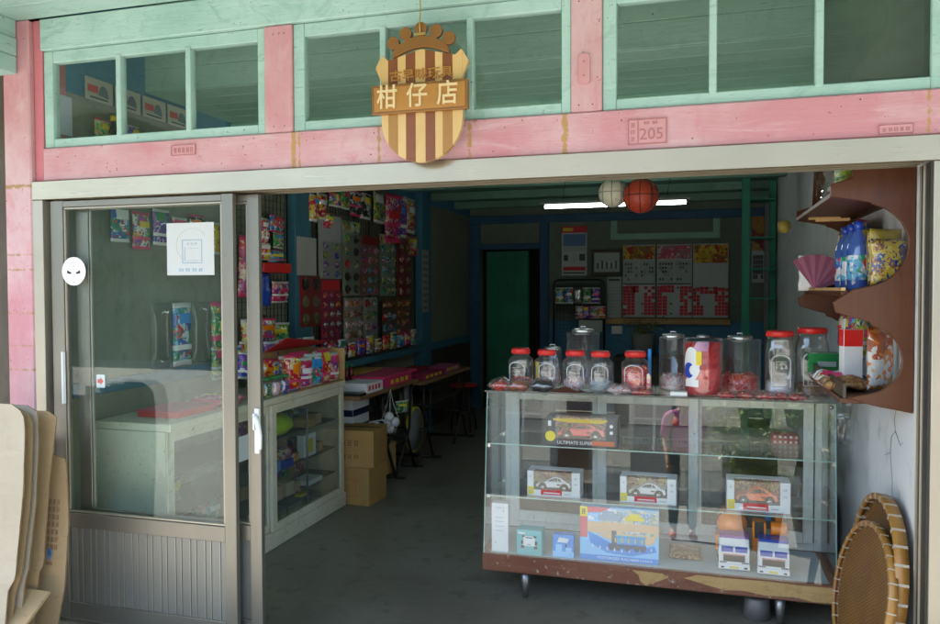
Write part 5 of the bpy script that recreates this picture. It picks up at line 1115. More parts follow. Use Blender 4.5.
for z in (.172, .152, .128, .105): wb.box(-.026, .02, -.0286, -.028, z, z+.0025, 1)
glyphs(wb, -.028, -.018, .04, .012, -.028, 1, 1, d=.0006)
tag(wb.build('tall_box', [white, printgrey], None, .001, loc=(-.965, 3.82, .219), rz=R(4)), 'tall narrow white box at the left end of the show case floor', 'box')
rb = MB(); rb.box(-.064, .064, -.04, .04, 0, .125, 0); rb.box(-.030, .030, -.0412, -.04, .045, .095, 1)
for s_ in (-1, 1):
    rb.box(s_*.034-.009, s_*.034+.009, -.0418, -.04, .032, .046, 2); rb.box(s_*.036-.006, s_*.036+.006, -.0418, -.04, .052, .072, 2); rb.box(s_*.030-.008, s_*.030+.008, -.0418, -.04, .088, .098, 2)
rb.box(-.018, .018, -.0422, -.0412, .084, .09, 2); rb.box(-.010, .010, -.0422, -.0412, .052, .055, 2); rb.box(-.055, -.02, -.0412, -.04, .103, .112, 1)
tag(rb.build('robot_toy_box', [tealp, white, black], None, .001, loc=(-.808, 3.82, .219), rz=R(-2)), 'small teal box with a white and black robot picture', 'toy box')
bl = MB(); bl.box(-.052, .052, -.028, .028, 0, .112, 0); bl.box(-.052, .052, -.0288, -.028, 0, .03, 1); bl.box(-.038, -.005, -.0292, -.028, .022, .065, 1); bl.box(.012, .042, -.0292, -.028, .015, .05, 1); bl.box(.010, .018, -.0296, -.028, .05, .068, 2); bl.prism([(-.03, .075), (-.02, .10), (.03, .095), (.02, .072)], 'y', -.028, -.0288, 3)
tag(bl.build('blue_box', [midblue, lightblue, navy, white], None, .001, loc=(-.641, 3.82, .219), rz=R(3)), 'small blue box with pale shapes between the robot box and the train box', 'toy box')
tk = MB(); w, h = .378, .262; y = -.03
tk.box(-w/2, w/2, -.03, .03, 0, h, 0); tk.box(-w/2, w/2, y-.0006, y, 0, .026, 1); tk.text('MOTORIZED RAILWAY', .019, -.005, y-.0006, .013, .0008, 2); tk.box(-w/2, -w/2+.036, y-.0008, y, .11, h, 3); tk.box(-w/2, -w/2+.036, y-.0012, y, h-.05, h, 4); tk.prism([(-w/2+.036, h), (-w/2+.036, h-.03), (-.09, h-.025), (-.04, h)], 'y', y, y-.0008, 3)
tk.box(-w/2+.036, w/2, y-.0006, y, .135, .19, 5); tk.box(-w/2+.10, w/2-.004, y-.0004, y, .19, h-.006, 11); tk.box(.02, w/2-.01, y-.0009, y, .135, .150, 11)
glyphs(tk, -w/2+.002, -w/2+.034, h-.04, .03, y-.0012, 8, 1, d=.0005); glyphs(tk, w/2-.09, w/2-.02, h-.03, .012, y-.0006, 1, 5, d=.0005); glyphs(tk, .06, .16, .008, .008, y-.0006, 2, 8, d=.0005)
for i_ in range(14): tk.box(-.02+.0107*i_, -.0145+.0107*i_, y-.0031, y, .094, .118, 9 if i_ % 3 else 4)
for i_ in range(9): tk.box(-w/2+.06+.035*i_, -w/2+.066+.035*i_, y-.0019, y, .046+.004*abs(i_-4), .060+.004*abs(i_-4), 2)
tk.prism([(-w/2+.04, .14), (-.10, .12), (-.02, .08), (.08, .065), (w/2-.02, .09), (w/2-.01, .06), (.06, .032), (-.06, .04), (-w/2+.05, .085)], 'y', y, y-.0016, 6)
tk.prism([(-.11, .13), (-.03, .10), (.10, .08), (w/2-.02, .10), (w/2-.01, .135), (.02, .14)], 'y', y, y-.0011, 7)
tk.box(-.02, .125, y-.0026, y, .085, .128, 6); tk.box(-.05, .13, y-.0030, y, .068, .086, 8); tk.box(-.035, -.012, y-.0030, y, .086, .15, 8); tk.box(-.02, .13, y-.0034, y, .126, .131, 9)
for x in (-.035, -.005, .04, .085, .115): tk.lathe([(.012, 0), (.012, -.004), (0, -.004)], (x, y, .066), 14, 8, False, 'y')
tk.box(.03, .12, y-.0016, y, .205, .222, 4); tk.box(.05, .10, y-.0018, y, .22, .238, 4); tk.box(-.10, .0, y-.0016, y, .198, .225, 10); tk.box(-.08, -.02, y-.0018, y, .225, .245, 10); tk.prism([(-.15, .20), (-.12, .195), (-.12, .21), (-.15, .22)], 'y', y, y-.0016, 2)
tk.text('Train', .022, -.12, y, .222, .0016, 2)
tag(tk.build('train_set_box', [lightblue, midblue, white, rosepr, yellow, sand, midblue, sand, flat('dark engine print', (.05, .09, .14), .5), tealp, flat('grey town print', (.35, .42, .5), .5), PICS], None, .001, loc=(-.369, 3.835, .219), rz=R(1.5)).__class__ and bpy.data.objects['train_set_box'], 'large flat toy train box printed with a blue track and engine', 'toy box')
bag('brown_packet', (-.06, 4.0, .219), .16, .20, .035, candybrown, 'small flat packet of brown snacks on the show case floor', 'packet', seed=7, lie=True)
yb = carton('yellow_box', (-.70, 4.06, .219), (.06, .05, .05), flat('ochre small box', (.5, .35, .03), .5), 'tiny ochre box behind the blue and teal boxes')
def cab_part(t):
    q = MB(); q.box(-.066, .066, -.115, -.015, .035, .135, 0); q.prism([(-.115, .135), (-.015, .135), (-.015, .165), (-.095, .165)], 'x', -.064, .064, 0)
    q.box(-.057, -.004, -.1175, -.115, .098, .130, 1); q.box(.004, .057, -.1175, -.115, .098, .130, 1); q.box(-.048, .048, -.1185, -.115, .048, .084, 2); q.box(-.05, .05, -.1190, -.115, .084, .089, 3)
    for s_ in (-1, 1): q.box(s_*.048-.016, s_*.048+.016, -.119, -.115, .040, .047, 2); q.box(s_*.0655-.0015, s_*.0655+.0015, -.09, -.04, .095, .128, 1)
    q.box(-.068, .068, -.122, -.10, .008, .036, 0); q.box(-.02, .02, -.1235, -.122, .014, .026, 4)
    for s_ in (-1, 1): q.box(s_*.05-.008, s_*.05+.008, -.1235, -.122, .014, .024, 2)
    for x in (-.045, -.015, .015, .045): q.ball((x, -.07, .170), .008, 8, 5)
    for v in q.v: v.z = .008+(v.z-.008)*.86
    q.build('cab', [white, bluepl, black, red, yellow, bluepl], t, .003, 2)
def truck(c, rz, label, kind):
    t = thing('toy_truck', label, 'toy truck', c, rz)
    cab_part(t)
    q = MB(); q.box(-.045, .045, -.10, .15, .028, .046); q.build('chassis', black, t)
    for y in (-.065, .055, .11):
        for s_ in (-1, 1):
            q = MB(); q.cyl((s_*.05-.0, y, .026), .026, .018*s_, 'x', 18, 0); q.cyl((s_*.05+.018*s_, y, .026), .014, .002*s_, 'x', 12, 1); q.build('wheel', [tyre, chrome], t)
    q = MB(); q.box(-.064, .064, -.097, -.015, .144, .156); q.build('roof', bluepl if kind == 'crane' else purple, t, .002)
    if kind == 'mixer':
        
        q = MB(); q.lathe([(.02, -.075), (.045, -.06), (.070, -.01), (.068, .04), (.050, .09), (.036, .12)], (0, 0, 0), 26, 0, True, 'y'); q.rot(0, 'x', R(24)); q.move(0, (0, .060, .172)); q.build('drum', orange, t)
        q = MB(); q.tube([(0+.0715*math.cos(k*.2618), 0, .0715*math.sin(k*.2618)) for k in range(25)], .003, 6); q.rot(0, 'x', R(24)); q.move(0, (0, .060, .172)); q.build('drum_band', black, t)
        q = MB(); q.box(-.06, .06, .0, .15, .046, .062); q.box(-.052, -.04, .12, .135, .062, .16); q.box(.04, .052, .12, .135, .062, .16); q.prism([(.11, .19), (.16, .24), (.17, .235), (.12, .18)], 'x', -.03, .03); q.build('rear_frame', flat('red plastic frame', (.5, .04, .02), .4), t, .002)
        q = MB(); q.box(-.075, -.060, .02, .14, .05, .12); q.build('side_guard', orange, t, .002)
    else:
        q = MB(); q.box(-.062, .062, .0, .15, .046, .066); q.build('deck', red, t, .002)
        q = MB(); q.box(-.088, -.030, -.005, .06, .067, .205, 0); q.box(-.0895, -.088, .005, .05, .12, .20, 1); q.box(-.080, -.038, -.0065, -.005, .13, .21, 1)
        q.build('crane_cabin', [orange, black], t, .003)
        q = MB(); q.cyl((-.008, .01, .178), .033, .068, 'x', 20); q.box(-.005, .058, .0, .055, .067, .19); q.build('winch', orange, t, .002)
        q = MB(); q.prism([(.02, .18), (.045, .18), (.095, .25), (.08, .265), (.065, .26)], 'x', .012, .045); q.tube([(.03, .075, .255), (.03, .03, .275), (.03, -.01, .235)], .008, 8); q.build('boom', orange, t, .002)
        q = MB(); q.cyl((-.02, .06, .20), .014, .06, seg=14, m=0); q.cyl((-.02, .06, .26), .016, .02, seg=14, m=1); q.build('beacon', [midblue, bluepl], t)
    return t
a_ = truck((.163, 3.945, .220), R(1), 'white toy truck with an orange concrete mixer drum', 'mixer'); a_.scale = (1.03,)*3
b_ = truck((.343, 3.925, .220), R(-3), 'white toy truck with an orange crane and blue roof lights', 'crane'); b_.scale = (1.03,)*3

# ================================================================ jars and sweets on the show case
ZT = 1.036
def jar(x, y, r, h, label, fill, level=.4, lid=red, lidh=.022, lidr=None, sq=0, group=None, embossed=True, z=ZT, lip=None):
    st = lid is chrome
    t = thing('candy_jar', label, 'jar', (x, y, z), rnd.uniform(-.2, .2) if not sq else 0, group); lr = lidr or r*.72
    q = MB(); q.lathe([(0, .002), (r*.97, .001), (r, .006), (r, h-.012), (r*1.02, h-.010), (r*1.02, h-.002), (lr*.92, h), (lr*.92, h-.004)] if st else [(0, .002), (r*.9, .001), (r, .012), (r, h*.74), (r*.95, h*.82), (lr*.92, h*.90), (lr*.92, h-.004)], (0, 0, 0), 32, 0, sq=sq); q.build('jar_body', plastic, t)
    q = MB(); n = 36
    prof = [(0, h+lidh), (lr*.86, h+lidh), (lr*.97, h+lidh-.003), (lr, h+lidh-.008), (lr, h-.006), (lr*.94, h-.006)][::-1]
    q.lathe(prof+[], (0, 0, 0), 36, 0)
    if lid is chrome: q.tube([(-.012, 0, h+lidh), (-.012, 0, h+lidh+.012), (.012, 0, h+lidh+.012), (.012, 0, h+lidh)], .003, 6)
    else:
        for i in range(36): a = i*R(10); q.box(lr*math.cos(a)-.001, lr*math.cos(a)+.001, lr*math.sin(a)-.001, lr*math.sin(a)+.001, h-.004, h+lidh-.009)
    q.build('lid', lid, t)
    q = MB(); rf = r*.93
    q.lathe([(0, .006), (rf*.95, .006), (rf, .015), (rf, h*.74*level), (rf*.7, h*.74*level+.012), (rf*.2, h*.74*level+.006), (0, h*.74*level+.01)], (0, 0, 0), 22, 0, sq=sq)
    rr2 = random.Random(int(x*1000))
    for i in range(16):
        a = rr2.uniform(0, 6.28); rd = rf*rr2.uniform(.1, .8); q.ball((rd*math.cos(a), rd*math.sin(a), h*.74*level+.006), rr2.uniform(.007, .013), 8)
    q.build('sweets', fill, t)
    if embossed:   # raised arched panel on the jar front, whitened to stand for its highlight
        q = MB(); w_ = r*.62; pts = []
        for k in range(13): a = math.pi*k/12; pts.append((w_*math.cos(a), h*.60+w_*.62*math.sin(a)))
        path = [(w_, h*.18)]+pts+[(-w_, h*.18), (w_, h*.18)]
        def onj(p): 
            yy2 = -math.sqrt(max(0, (r*1.0)**2-p[0]**2)) if not sq else -r*.985
            return (p[0], yy2-.001, p[1])
        q.tube([onj(p) for p in path], .0022, 6)
        for k in range(3): q.tube([onj((w_*.6*(1-2*i/6), h*(.58-.1*k)+.003*(i % 2))) for i in range(7)], .0012, 4)
        q.build('raised_label', flat('raised print with painted highlight', (.72, .73, .74), .25) if 'raised print with painted highlight' not in MATS else MATS['raised print with painted highlight'], t)
    return t
RG = 'clear sweet jars with red lids on the show case'
jar(-.893, 3.97, .066, .185, 'squat red lidded jar at the left end of the show case', candy, .30, group=RG)
jar(-.755, 3.97, .064, .180, 'squat red lidded jar, second from the left, with a few sweets', candypale, .22, group=RG)
jar(-.606, 3.96, .066, .180, 'squat red lidded jar, third from the left, pink sweets inside', candypale, .35, group=RG)
jar(-.475, 3.95, .064, .178, 'squat red lidded jar, fourth from the left, pale bluish sweets', flat('bluish sweets', (.5, .6, .62), .4), .3, group=RG)
jar(-.303, 3.95, .070, .182, 'squat red lidded jar filled with red sweets, fifth from the left', candy, .85, group=RG, embossed=True)
jar(.37, 3.95, .066, .292, 'tall square red lidded jar with silvery wrapped sweets', flat('silver wrapped', (.6, .6, .62), .3, .3), .3, lidr=.062, sq=2, group=RG)
jar(.520, 4.02, .072, .305, 'tall square red lidded jar, the rightmost, with brown sticks', candybrown, .22, lidr=.066, sq=2, group=RG)
DG = 'wide clear drums with tin lids on the show case'
jar(-.590, 4.13, .088, .285, 'wide clear drum with a bright tin lid behind the small jars', candypale, .12, chrome, .018, .060, group=DG, embossed=False)
jar(-.76, 4.16, .05, .19, 'small clear jar with a tin lid behind the small red lidded jars', candypale, .5, chrome, .012, .045, group=DG, embossed=False)
jar(-.125, 4.08, .070, .268, 'clear drum with a layer of red sweets beside the full red drum', candypale, .34, chrome, .016, .058, group=DG, embossed=False)
jar(.195, 4.06, .098, .265, 'clear drum with some red sweets, right of the full red drum', candy, .42, chrome, .016, .060, group=DG, embossed=False)
rd = thing('sweet_drum', 'clear drum packed full of red sweets with a blue, white and yellow label', 'jar', (.02, 3.93, ZT), 0)
MB().lathe([(0, .002), (.088, .001), (.092, .01), (.092, .262), (.085, .275), (0, .276)], (0, 0, 0), 36).build('jar_body', plastic, rd)
MB().lathe([(.0, .005), (.086, .006), (.087, .255), (0, .258)], (0, 0, 0), 30).build('sweets', redfill, rd)
q = MB(); q.lathe([(.03, .276), (.03, .286), (.0, .29)], (0, 0, 0), 20); q.build('knob', chrome, rd)
q = MB()
def patch(q, a0, a1, z0, z1, m_, r_=.0935, n=8, cut=0):
    vs = []
    for i in range(n+1):
        a = R(a0+(a1-a0)*i/n); zc = (z1-z0)/2*(math.sqrt(max(0, 1-((i/n)*2-1)**2)) if cut else 1); mid = (z0+z1)/2
        vs += [(r_*math.cos(a), r_*math.sin(a), mid-zc), (r_*math.cos(a), r_*math.sin(a), mid+zc)]
    q.add(vs, [(2*i, 2*i+2, 2*i+3, 2*i+1) for i in range(n)], m_)
patch(q, 205, 262, .07, .235, 0, .0935, 10, 1); patch(q, 207, 245, .085, .16, 1, .0942, 8, 1); patch(q, 250, 266, .15, .215, 2, .0942); patch(q, 212, 258, .045, .08, 0, .0938); patch(q, 228, 262, .10, .15, 0, .0947, 8, 1)
q.build('label', [white, bluepl, yellow], rd)
def sweetbag(x, y, w, d, mat, label, seed, z=ZT, t=.045, rz=0):
    o = thing('sweet_bag', label, 'packet', (x, y, z), rz, 'cellophane bags of sweets lying on the show case')
    q = MB(); q.pillow(w*.92, d*.92, t, 0, seed=seed, rough=.3); q.rot(0, 'x', R(90)); q.move(0, (0, 0, t*.42)); q.build('sweets', mat, o)
    q = MB(); q.pillow(w*1.12, d*1.10, t*1.28, 0, seed=seed+1, rough=.35, nx=14, ny=14); q.rot(0, 'x', R(90)); q.move(0, (0, 0, t*.52)); q.build('wrapper', cello, o)
sweetbag(-.975, 3.875, .11, .10, candy, 'bag of red sweets at the left corner of the show case', 1)
sweetbag(-.88, 3.870, .11, .10, flat('orange candied fruit', (.45, .09, .02), .2, bump=.8, bscale=30, coat=.5), 'bag of orange brown candied fruit beside the bag of red sweets', 2)
sweetbag(-.76, 3.875, .12, .09, black, 'bag of dark sweets in crinkled film', 3, t=.05)
bm2 = MB(); bm2.add([(-.07, -.03, 0), (.09, -.03, 0), (.10, .04, 0), (-.08, .04, 0), (0, 0, .028)], [(0, 1, 4), (1, 2, 4), (2, 3, 4), (3, 0, 4), (3, 2, 1, 0)]); tag(bm2.build('brown_wrapper', flat('brown wrapper', (.12, .04, .02), .35, coat=.4), None, loc=(-.64, 3.85, ZT)), 'folded dark brown wrapper between the bags', 'packet')
sweetbag(-.51, 3.875, .13, .09, film, 'empty looking clear bag among the sweets', 4, t=.03)
sweetbag(-.375, 3.875, .13, .10, candypale, 'bag of pink and white sweets below the red filled jar', 5, t=.04)
sweetbag(-.27, 3.860, .12, .06, candy, 'bright pink red packet in front of the red filled jar', 6, t=.022)
wbx = carton('white_box', (-.09, 3.845, ZT), (.080, .05, .022), white, 'small white box lying on the front edge of the show case', bevel=.003)
for i, (x, w) in enumerate([(.12, .10), (.205, .09), (.29, .09), (.36, .08), (.43, .09)]): sweetbag(x*1.02, 3.865+.01*(i % 2), w, .09, candy, ['first', 'second', 'third', 'fourth', 'fifth'][i]+' red sweet bag from the left in the row on the front right edge', 20+i, t=.026)
sweetbag(.52, 3.905, .13, .15, film, 'crumpled clear film at the right corner of the show case', 31, t=.03)
for i, (x, y, h, mt, lb) in enumerate([(-.06, 3.90, .10, PP, 'pink purple stick packet in a small stand'), (-.245, 4.14, .20, midblue, 'blue and orange stick packet standing upright'), (-.82, 4.05, .13, yellow, 'yellow stick packet behind the left jars')]):
    carton('stick_packet', (x if i else -.235, y, ZT), (.018, .012, h), [mt, PW], lb, 'packet', art=lambda mb, d: mb.box(-d[0]/2-.0005, d[0]/2+.0005, -d[1]/2-.0005, d[1]/2+.0005, 0.001, d[2]*.3, 1))
pb = MB(); pb.pillow(.10, .22, .06, 0, seed=90, rough=.4); tag(pb.build('plastic_bag', film, None, loc=(.625, 3.86, .95)), 'crumpled clear plastic bag hanging off the right end of the show case', 'bag')
dt = MB(); dt.box(-.07, .07, -.05, .05, 0, .12); tag(dt.build('dotted_bag', dotted, None, .012, loc=(.44, 4.42, .69), seg=2) if False else dt.build('dotted_bag', dotted, None, .012, 2, loc=(.44, 4.42, .66)), 'red bag with white dots behind the show case', 'bag')
bch = thing('bench', 'low dark bench behind the show case', 'bench', (.35, 4.5, 0)); MB().box(-.35, .3, -.17, .17, .62, .655).build('seat', darkwall, bch, .003)
for x in (-.32, .24):
    for y in (-.13, .11): MB().box(x, x+.04, y, y+.03, 0, .619).build('leg', darkwall, bch)
carton('carton', (.60, 4.65, 0), (.22, .3, .42), [flat('dull brown carton', (.16, .10, .06), .7), black], 'dull brown carton standing behind the right end of the show case', art=lambda mb, d: (mb.box(-.06, .05, -d[1]/2-.001, -d[1]/2, .2, .30, 1), mb.box(-.055, .045, -d[1]/2-.0016, -d[1]/2-.001, .205, .295, 0)))
bk = thing('metal_bucket', 'grey metal tub upside down under the show case', 'bucket', (.27, 3.86, 0)); MB().lathe([(.062, 0), (.055, .095), (.05, .10), (0, .10)], (0, 0, 0), 24).build('body', flat('grey enamel', (.22, .21, .19), .5, .3), bk)

# ================================================================ wall shelf with scalloped ends, right
WS = (.62, 3.5, 1.13)
wsf = thing('scalloped_shelf', 'reddish brown wall shelf unit with scalloped end boards', 'shelf', WS)
def arc(cx_, cz, r_, a0, a1, n=10): return [(cx_+r_*math.cos(R(a0+(a1-a0)*i/n)), cz+r_*math.sin(R(a0+(a1-a0)*i/n))) for i in range(n+1)]
prof = [(.737, 1.10), (.60, 1.125), (.52, 1.15)]+arc(.575, 1.29, .125, -78, 78, 12)+[(.597, 1.425), (.48, 1.46), (.47, 1.50), (.535, 1.545)]+arc(.565, 1.705, .150, -80, 78, 14)+[(.595, 1.858), (.46, 1.885), (.46, 1.93), (.53, 1.95), (.55, 2.3), (.737, 2.3)]
for y in (3.10, 4.15):
    pr_ = prof if y < 4 else [(x if x > .7 else x, z) for x, z in prof]
    MB(WS).prism(pr_, 'y', y, y+.018).build('end_board', shelfwood, wsf, .003)
for z, xl in ((1.145, .50), (1.54, .50), (1.90, .46)): MB(WS).box(xl, .737, 3.119, 4.149, z-.018, z).build('shelf_board', shelfwood, wsf, .002)
MB(WS).box(.50, .515, 3.119, 4.149, 1.5405, 1.552).build('shelf_lip', ply, wsf); MB(WS).box(.51, .52, 3.119, 4.149, 1.146, 1.20).build('shelf_lip', darkwall, wsf)
# goods on the shelves
def bottle(x, y, z, h, r_, mat, cap, label, lab=None, group=None):
    t = thing('bottle', label, 'bottle', (x, y, z), 0, group)
    MB().lathe([(0, 0), (r_*.95, 0), (r_, .01), (r_, h*.62), (r_*.8, h*.72), (r_*.35, h*.86), (r_*.33, h*.9)], (0, 0, 0), 20).build('body', mat, t)
    MB().lathe([(r_*.4, h*.88), (r_*.4, h), (0, h)], (0, 0, 0), 16).build('cap', cap, t)
    if lab is not None: MB().lathe([(r_*1.01, h*.15), (r_*1.02, h*.16), (r_*1.02, h*.5), (r_*1.01, h*.51)], (0, 0, 0), 20).build('label', lab, t)
blue_drink = flat('blue liquid', (.05, .11, .36), .1, coat=.8)
for i in range(3): bottle(.60, 3.36+.14*i, 1.541, .27, .042, blue_drink, bluepl, ['blue bottle with a blue cap, nearest on the middle shelf', 'blue bottle second on the middle shelf', 'blue bottle third on the middle shelf'][i], PC, 'blue bottles on the scalloped shelf')
for i in range(4): bag('snack_bag', (.665, 3.16+.055*i, 1.60 if i % 2 else 1.56), .14, .17, .05, flat('yellow snack print %d' % i, (.34, .24, .03), .35, bump=.4, coat=.3) if i % 2 else printed('yellow brown snack %d' % i, [(.38, .28, .04), (.03, .05, .16), (.2, .08, .03), (.40, .30, .06)], 34), ['yellow snack bag nearest the door on the middle shelf', 'yellow snack bag leaning second on the middle shelf', 'yellow brown snack bag third on the middle shelf', 'yellow snack bag against the blue bottles'][i], rz=R(20+8*i), seed=200+i)
pn = MB(); 
for i in range(12):
    a0 = R(18+i*9); a1 = R(27+i*9); pn.add([(0, 0, 0), (.16*math.cos(a0), .004*(i % 2), .16*math.sin(a0)), (.16*math.cos(a1), .004*((i+1) % 2), .16*math.sin(a1)), (0, .006, 0), (.16*math.cos(a0), .006+.004*(i % 2), .16*math.sin(a0)), (.16*math.cos(a1), .006+.004*((i+1) % 2), .16*math.sin(a1))], [(0, 1, 2), (5, 4, 3), (0, 3, 4, 1), (1, 4, 5, 2), (2, 5, 3, 0)])
tag(pn.build('paper_fan', flat('dusty pink paper', (.26, .07, .12), .6), None, loc=(.50, 3.80, 1.542), rz=R(0)), 'open dusty pink paper fan on the middle shelf', 'fan')
pw2 = MB(); pw2.pillow(.13, .17, .05, 0, seed=4, rough=.3); tag(pw2.build('white_bag', paper, None, loc=(.52, 4.02, 1.625)), 'small white bag beside the pink fan', 'bag')
bn2 = MB(); bn2.box(.47, .60, 3.55, 3.565, 1.83, 1.842); bn2.box(.485, .62, 3.9, 3.912, 1.866, 1.878); tag(bn2.build('bamboo_sticks', ply), 'pale bamboo sticks under the top shelf', 'sticks')
for i in range(4): bag('plastic_bag', (.55+.05*(i % 2), 3.3+.2*i, 1.905), .18, .24, .10, [film, PG, film, gray][i], ['clear bag nearest on the top shelf', 'green printed bag on the top shelf', 'clear bag third on the top shelf', 'grey bag at the back of the top shelf'][i], 'bag', rz=R(30*i), seed=220+i, rough=.3)
carton('tall_box', (.60, 3.50, 1.146), (.075, .05, .235), [white, red], 'tall white packet with a red top on the lower shelf', rz=R(12), art=lambda mb, d: mb.box(-d[0]/2-.001, d[0]/2+.001, -d[1]/2-.001, d[1]/2+.001, d[2]*.70, d[2]+.001, 1))
bag('snack_bag', (.668, 3.30, 1.16), .125, .24, .05, printed('orange white snack', [(.55, .16, .02), (.55, .53, .5), (.5, .24, .04), (.3, .06, .01), (.50, .48, .45)], 16), 'tall orange and white snack bag against the end board', rz=R(35), seed=230, rough=.15)
carton('green_box', (.56, 3.98, 1.146), (.14, .14, .10), [greenpl, pgrey], 'green box at the back of the lower shelf', art=lambda mb, d: mb.box(-.03, .05, -d[1]/2-.001, -d[1]/2, .04, .065, 1))
carton('teal_box', (.645, 3.78, 1.146), (.05, .07, .22), PG, 'green and yellow narrow box standing on the lower shelf')
tr_ = MB(); tr_.pillow(.20, .16, .03, 0, seed=8, rough=.3); tr_.rot(0, 'x', R(90)); tag(tr_.build('foil_tray', flat('silver foil', (.5, .5, .5), .25, .8, bump=.6), None, loc=(.57, 3.76, 1.165)), 'crumpled silver foil packet lying on the lower shelf', 'packet')
bag('bread_bag', (.56, 3.38, 1.150), .19, .15, .05, candybrown, 'bag of brown biscuits lying at the front of the lower shelf', seed=240, lie=True, rough=.25)
bag('printed_bag', (.55, 3.53, 1.150), .18, .15, .06, PM, 'blue, green and white printed bag lying behind the biscuits', seed=241, lie=True, rough=.25)
yb2 = MB(); yb2.lathe([(0, 0), (.02, .005), (.035, .03), (.03, .06), (0, .075)], (0, 0, 0), 16); tag(yb2.build('yellow_toy', flat('yellow rubber', (.30, .22, .04), .5), None, loc=(.43, 4.42, 1.84)), 'round yellow toy hanging at the far end of the shelf', 'toy')

# ---------------------------------------------------------------- woven trays leaning at the right
bam = weave('woven bamboo', (.27, .135, .03), (.13, .06, .014), 110); bamrim = worn('bamboo rim', (.30, .12, .02), (.38, .19, .04), (.20, .065, .01), (.2, .08, .02), (3, 3, 3), chips=.74, rough=.35, bump=.1)
rattan = flat('pale rattan ties', (.50, .42, .32), .6)
def tray(c, rad, depth, normal, label, ties=26, tw_=.0048):
    t = thing('bamboo_tray', label, 'tray', c, 0, 'round bamboo trays leaning by the right door jamb')
    n = Vector(normal).normalized(); q0 = Vector((0, 0, 1)).rotation_difference(n)
    t.rotation_mode = 'QUATERNION'; t.rotation_quaternion = q0
    MB().lathe([(0, -.002), (rad*.5, .001), (rad*.93, .008), (rad*.985, depth*.5), (rad*.99, depth*.9), (rad*1.0, depth*.9), (rad*1.0, depth*.4), (rad*.94, .0), (rad*.5, -.006), (0, -.009)], (0, 0, 0), 64).build('woven_face', bam, t)
    q = MB(); q.lathe([(rad*1.0, depth*.02), (rad*1.022, depth*.02), (rad*1.026, depth*1.0), (rad*1.0, depth*1.03), (rad*.965, depth*1.0), (rad*.96, depth*.72), (rad*.985, depth*.70), (rad*1.0, depth*.02)], (0, 0, 0), 72, 0, True, 'z', 0, False); 
    for i in range(ties):
        a = 2*math.pi*i/ties; k = len(q.v)
        q.box(rad*.957, rad*1.0285, -tw_, tw_, .002, depth*1.035, 1); q.rot(k, 'z', a)
    q.build('rim', [bamrim, rattan], t)
    return t
tray((.680, 3.28, .435), .31, .045, (-.992, -.05, .10), 'large bamboo tray standing nearest the wall, its rim bound with pale ties', 30)
tray((.612, 3.20, .39), .268, .030, (-.975, -.13, .18), 'bamboo tray leaning in front of the larger one, woven face showing', 34, .0022)

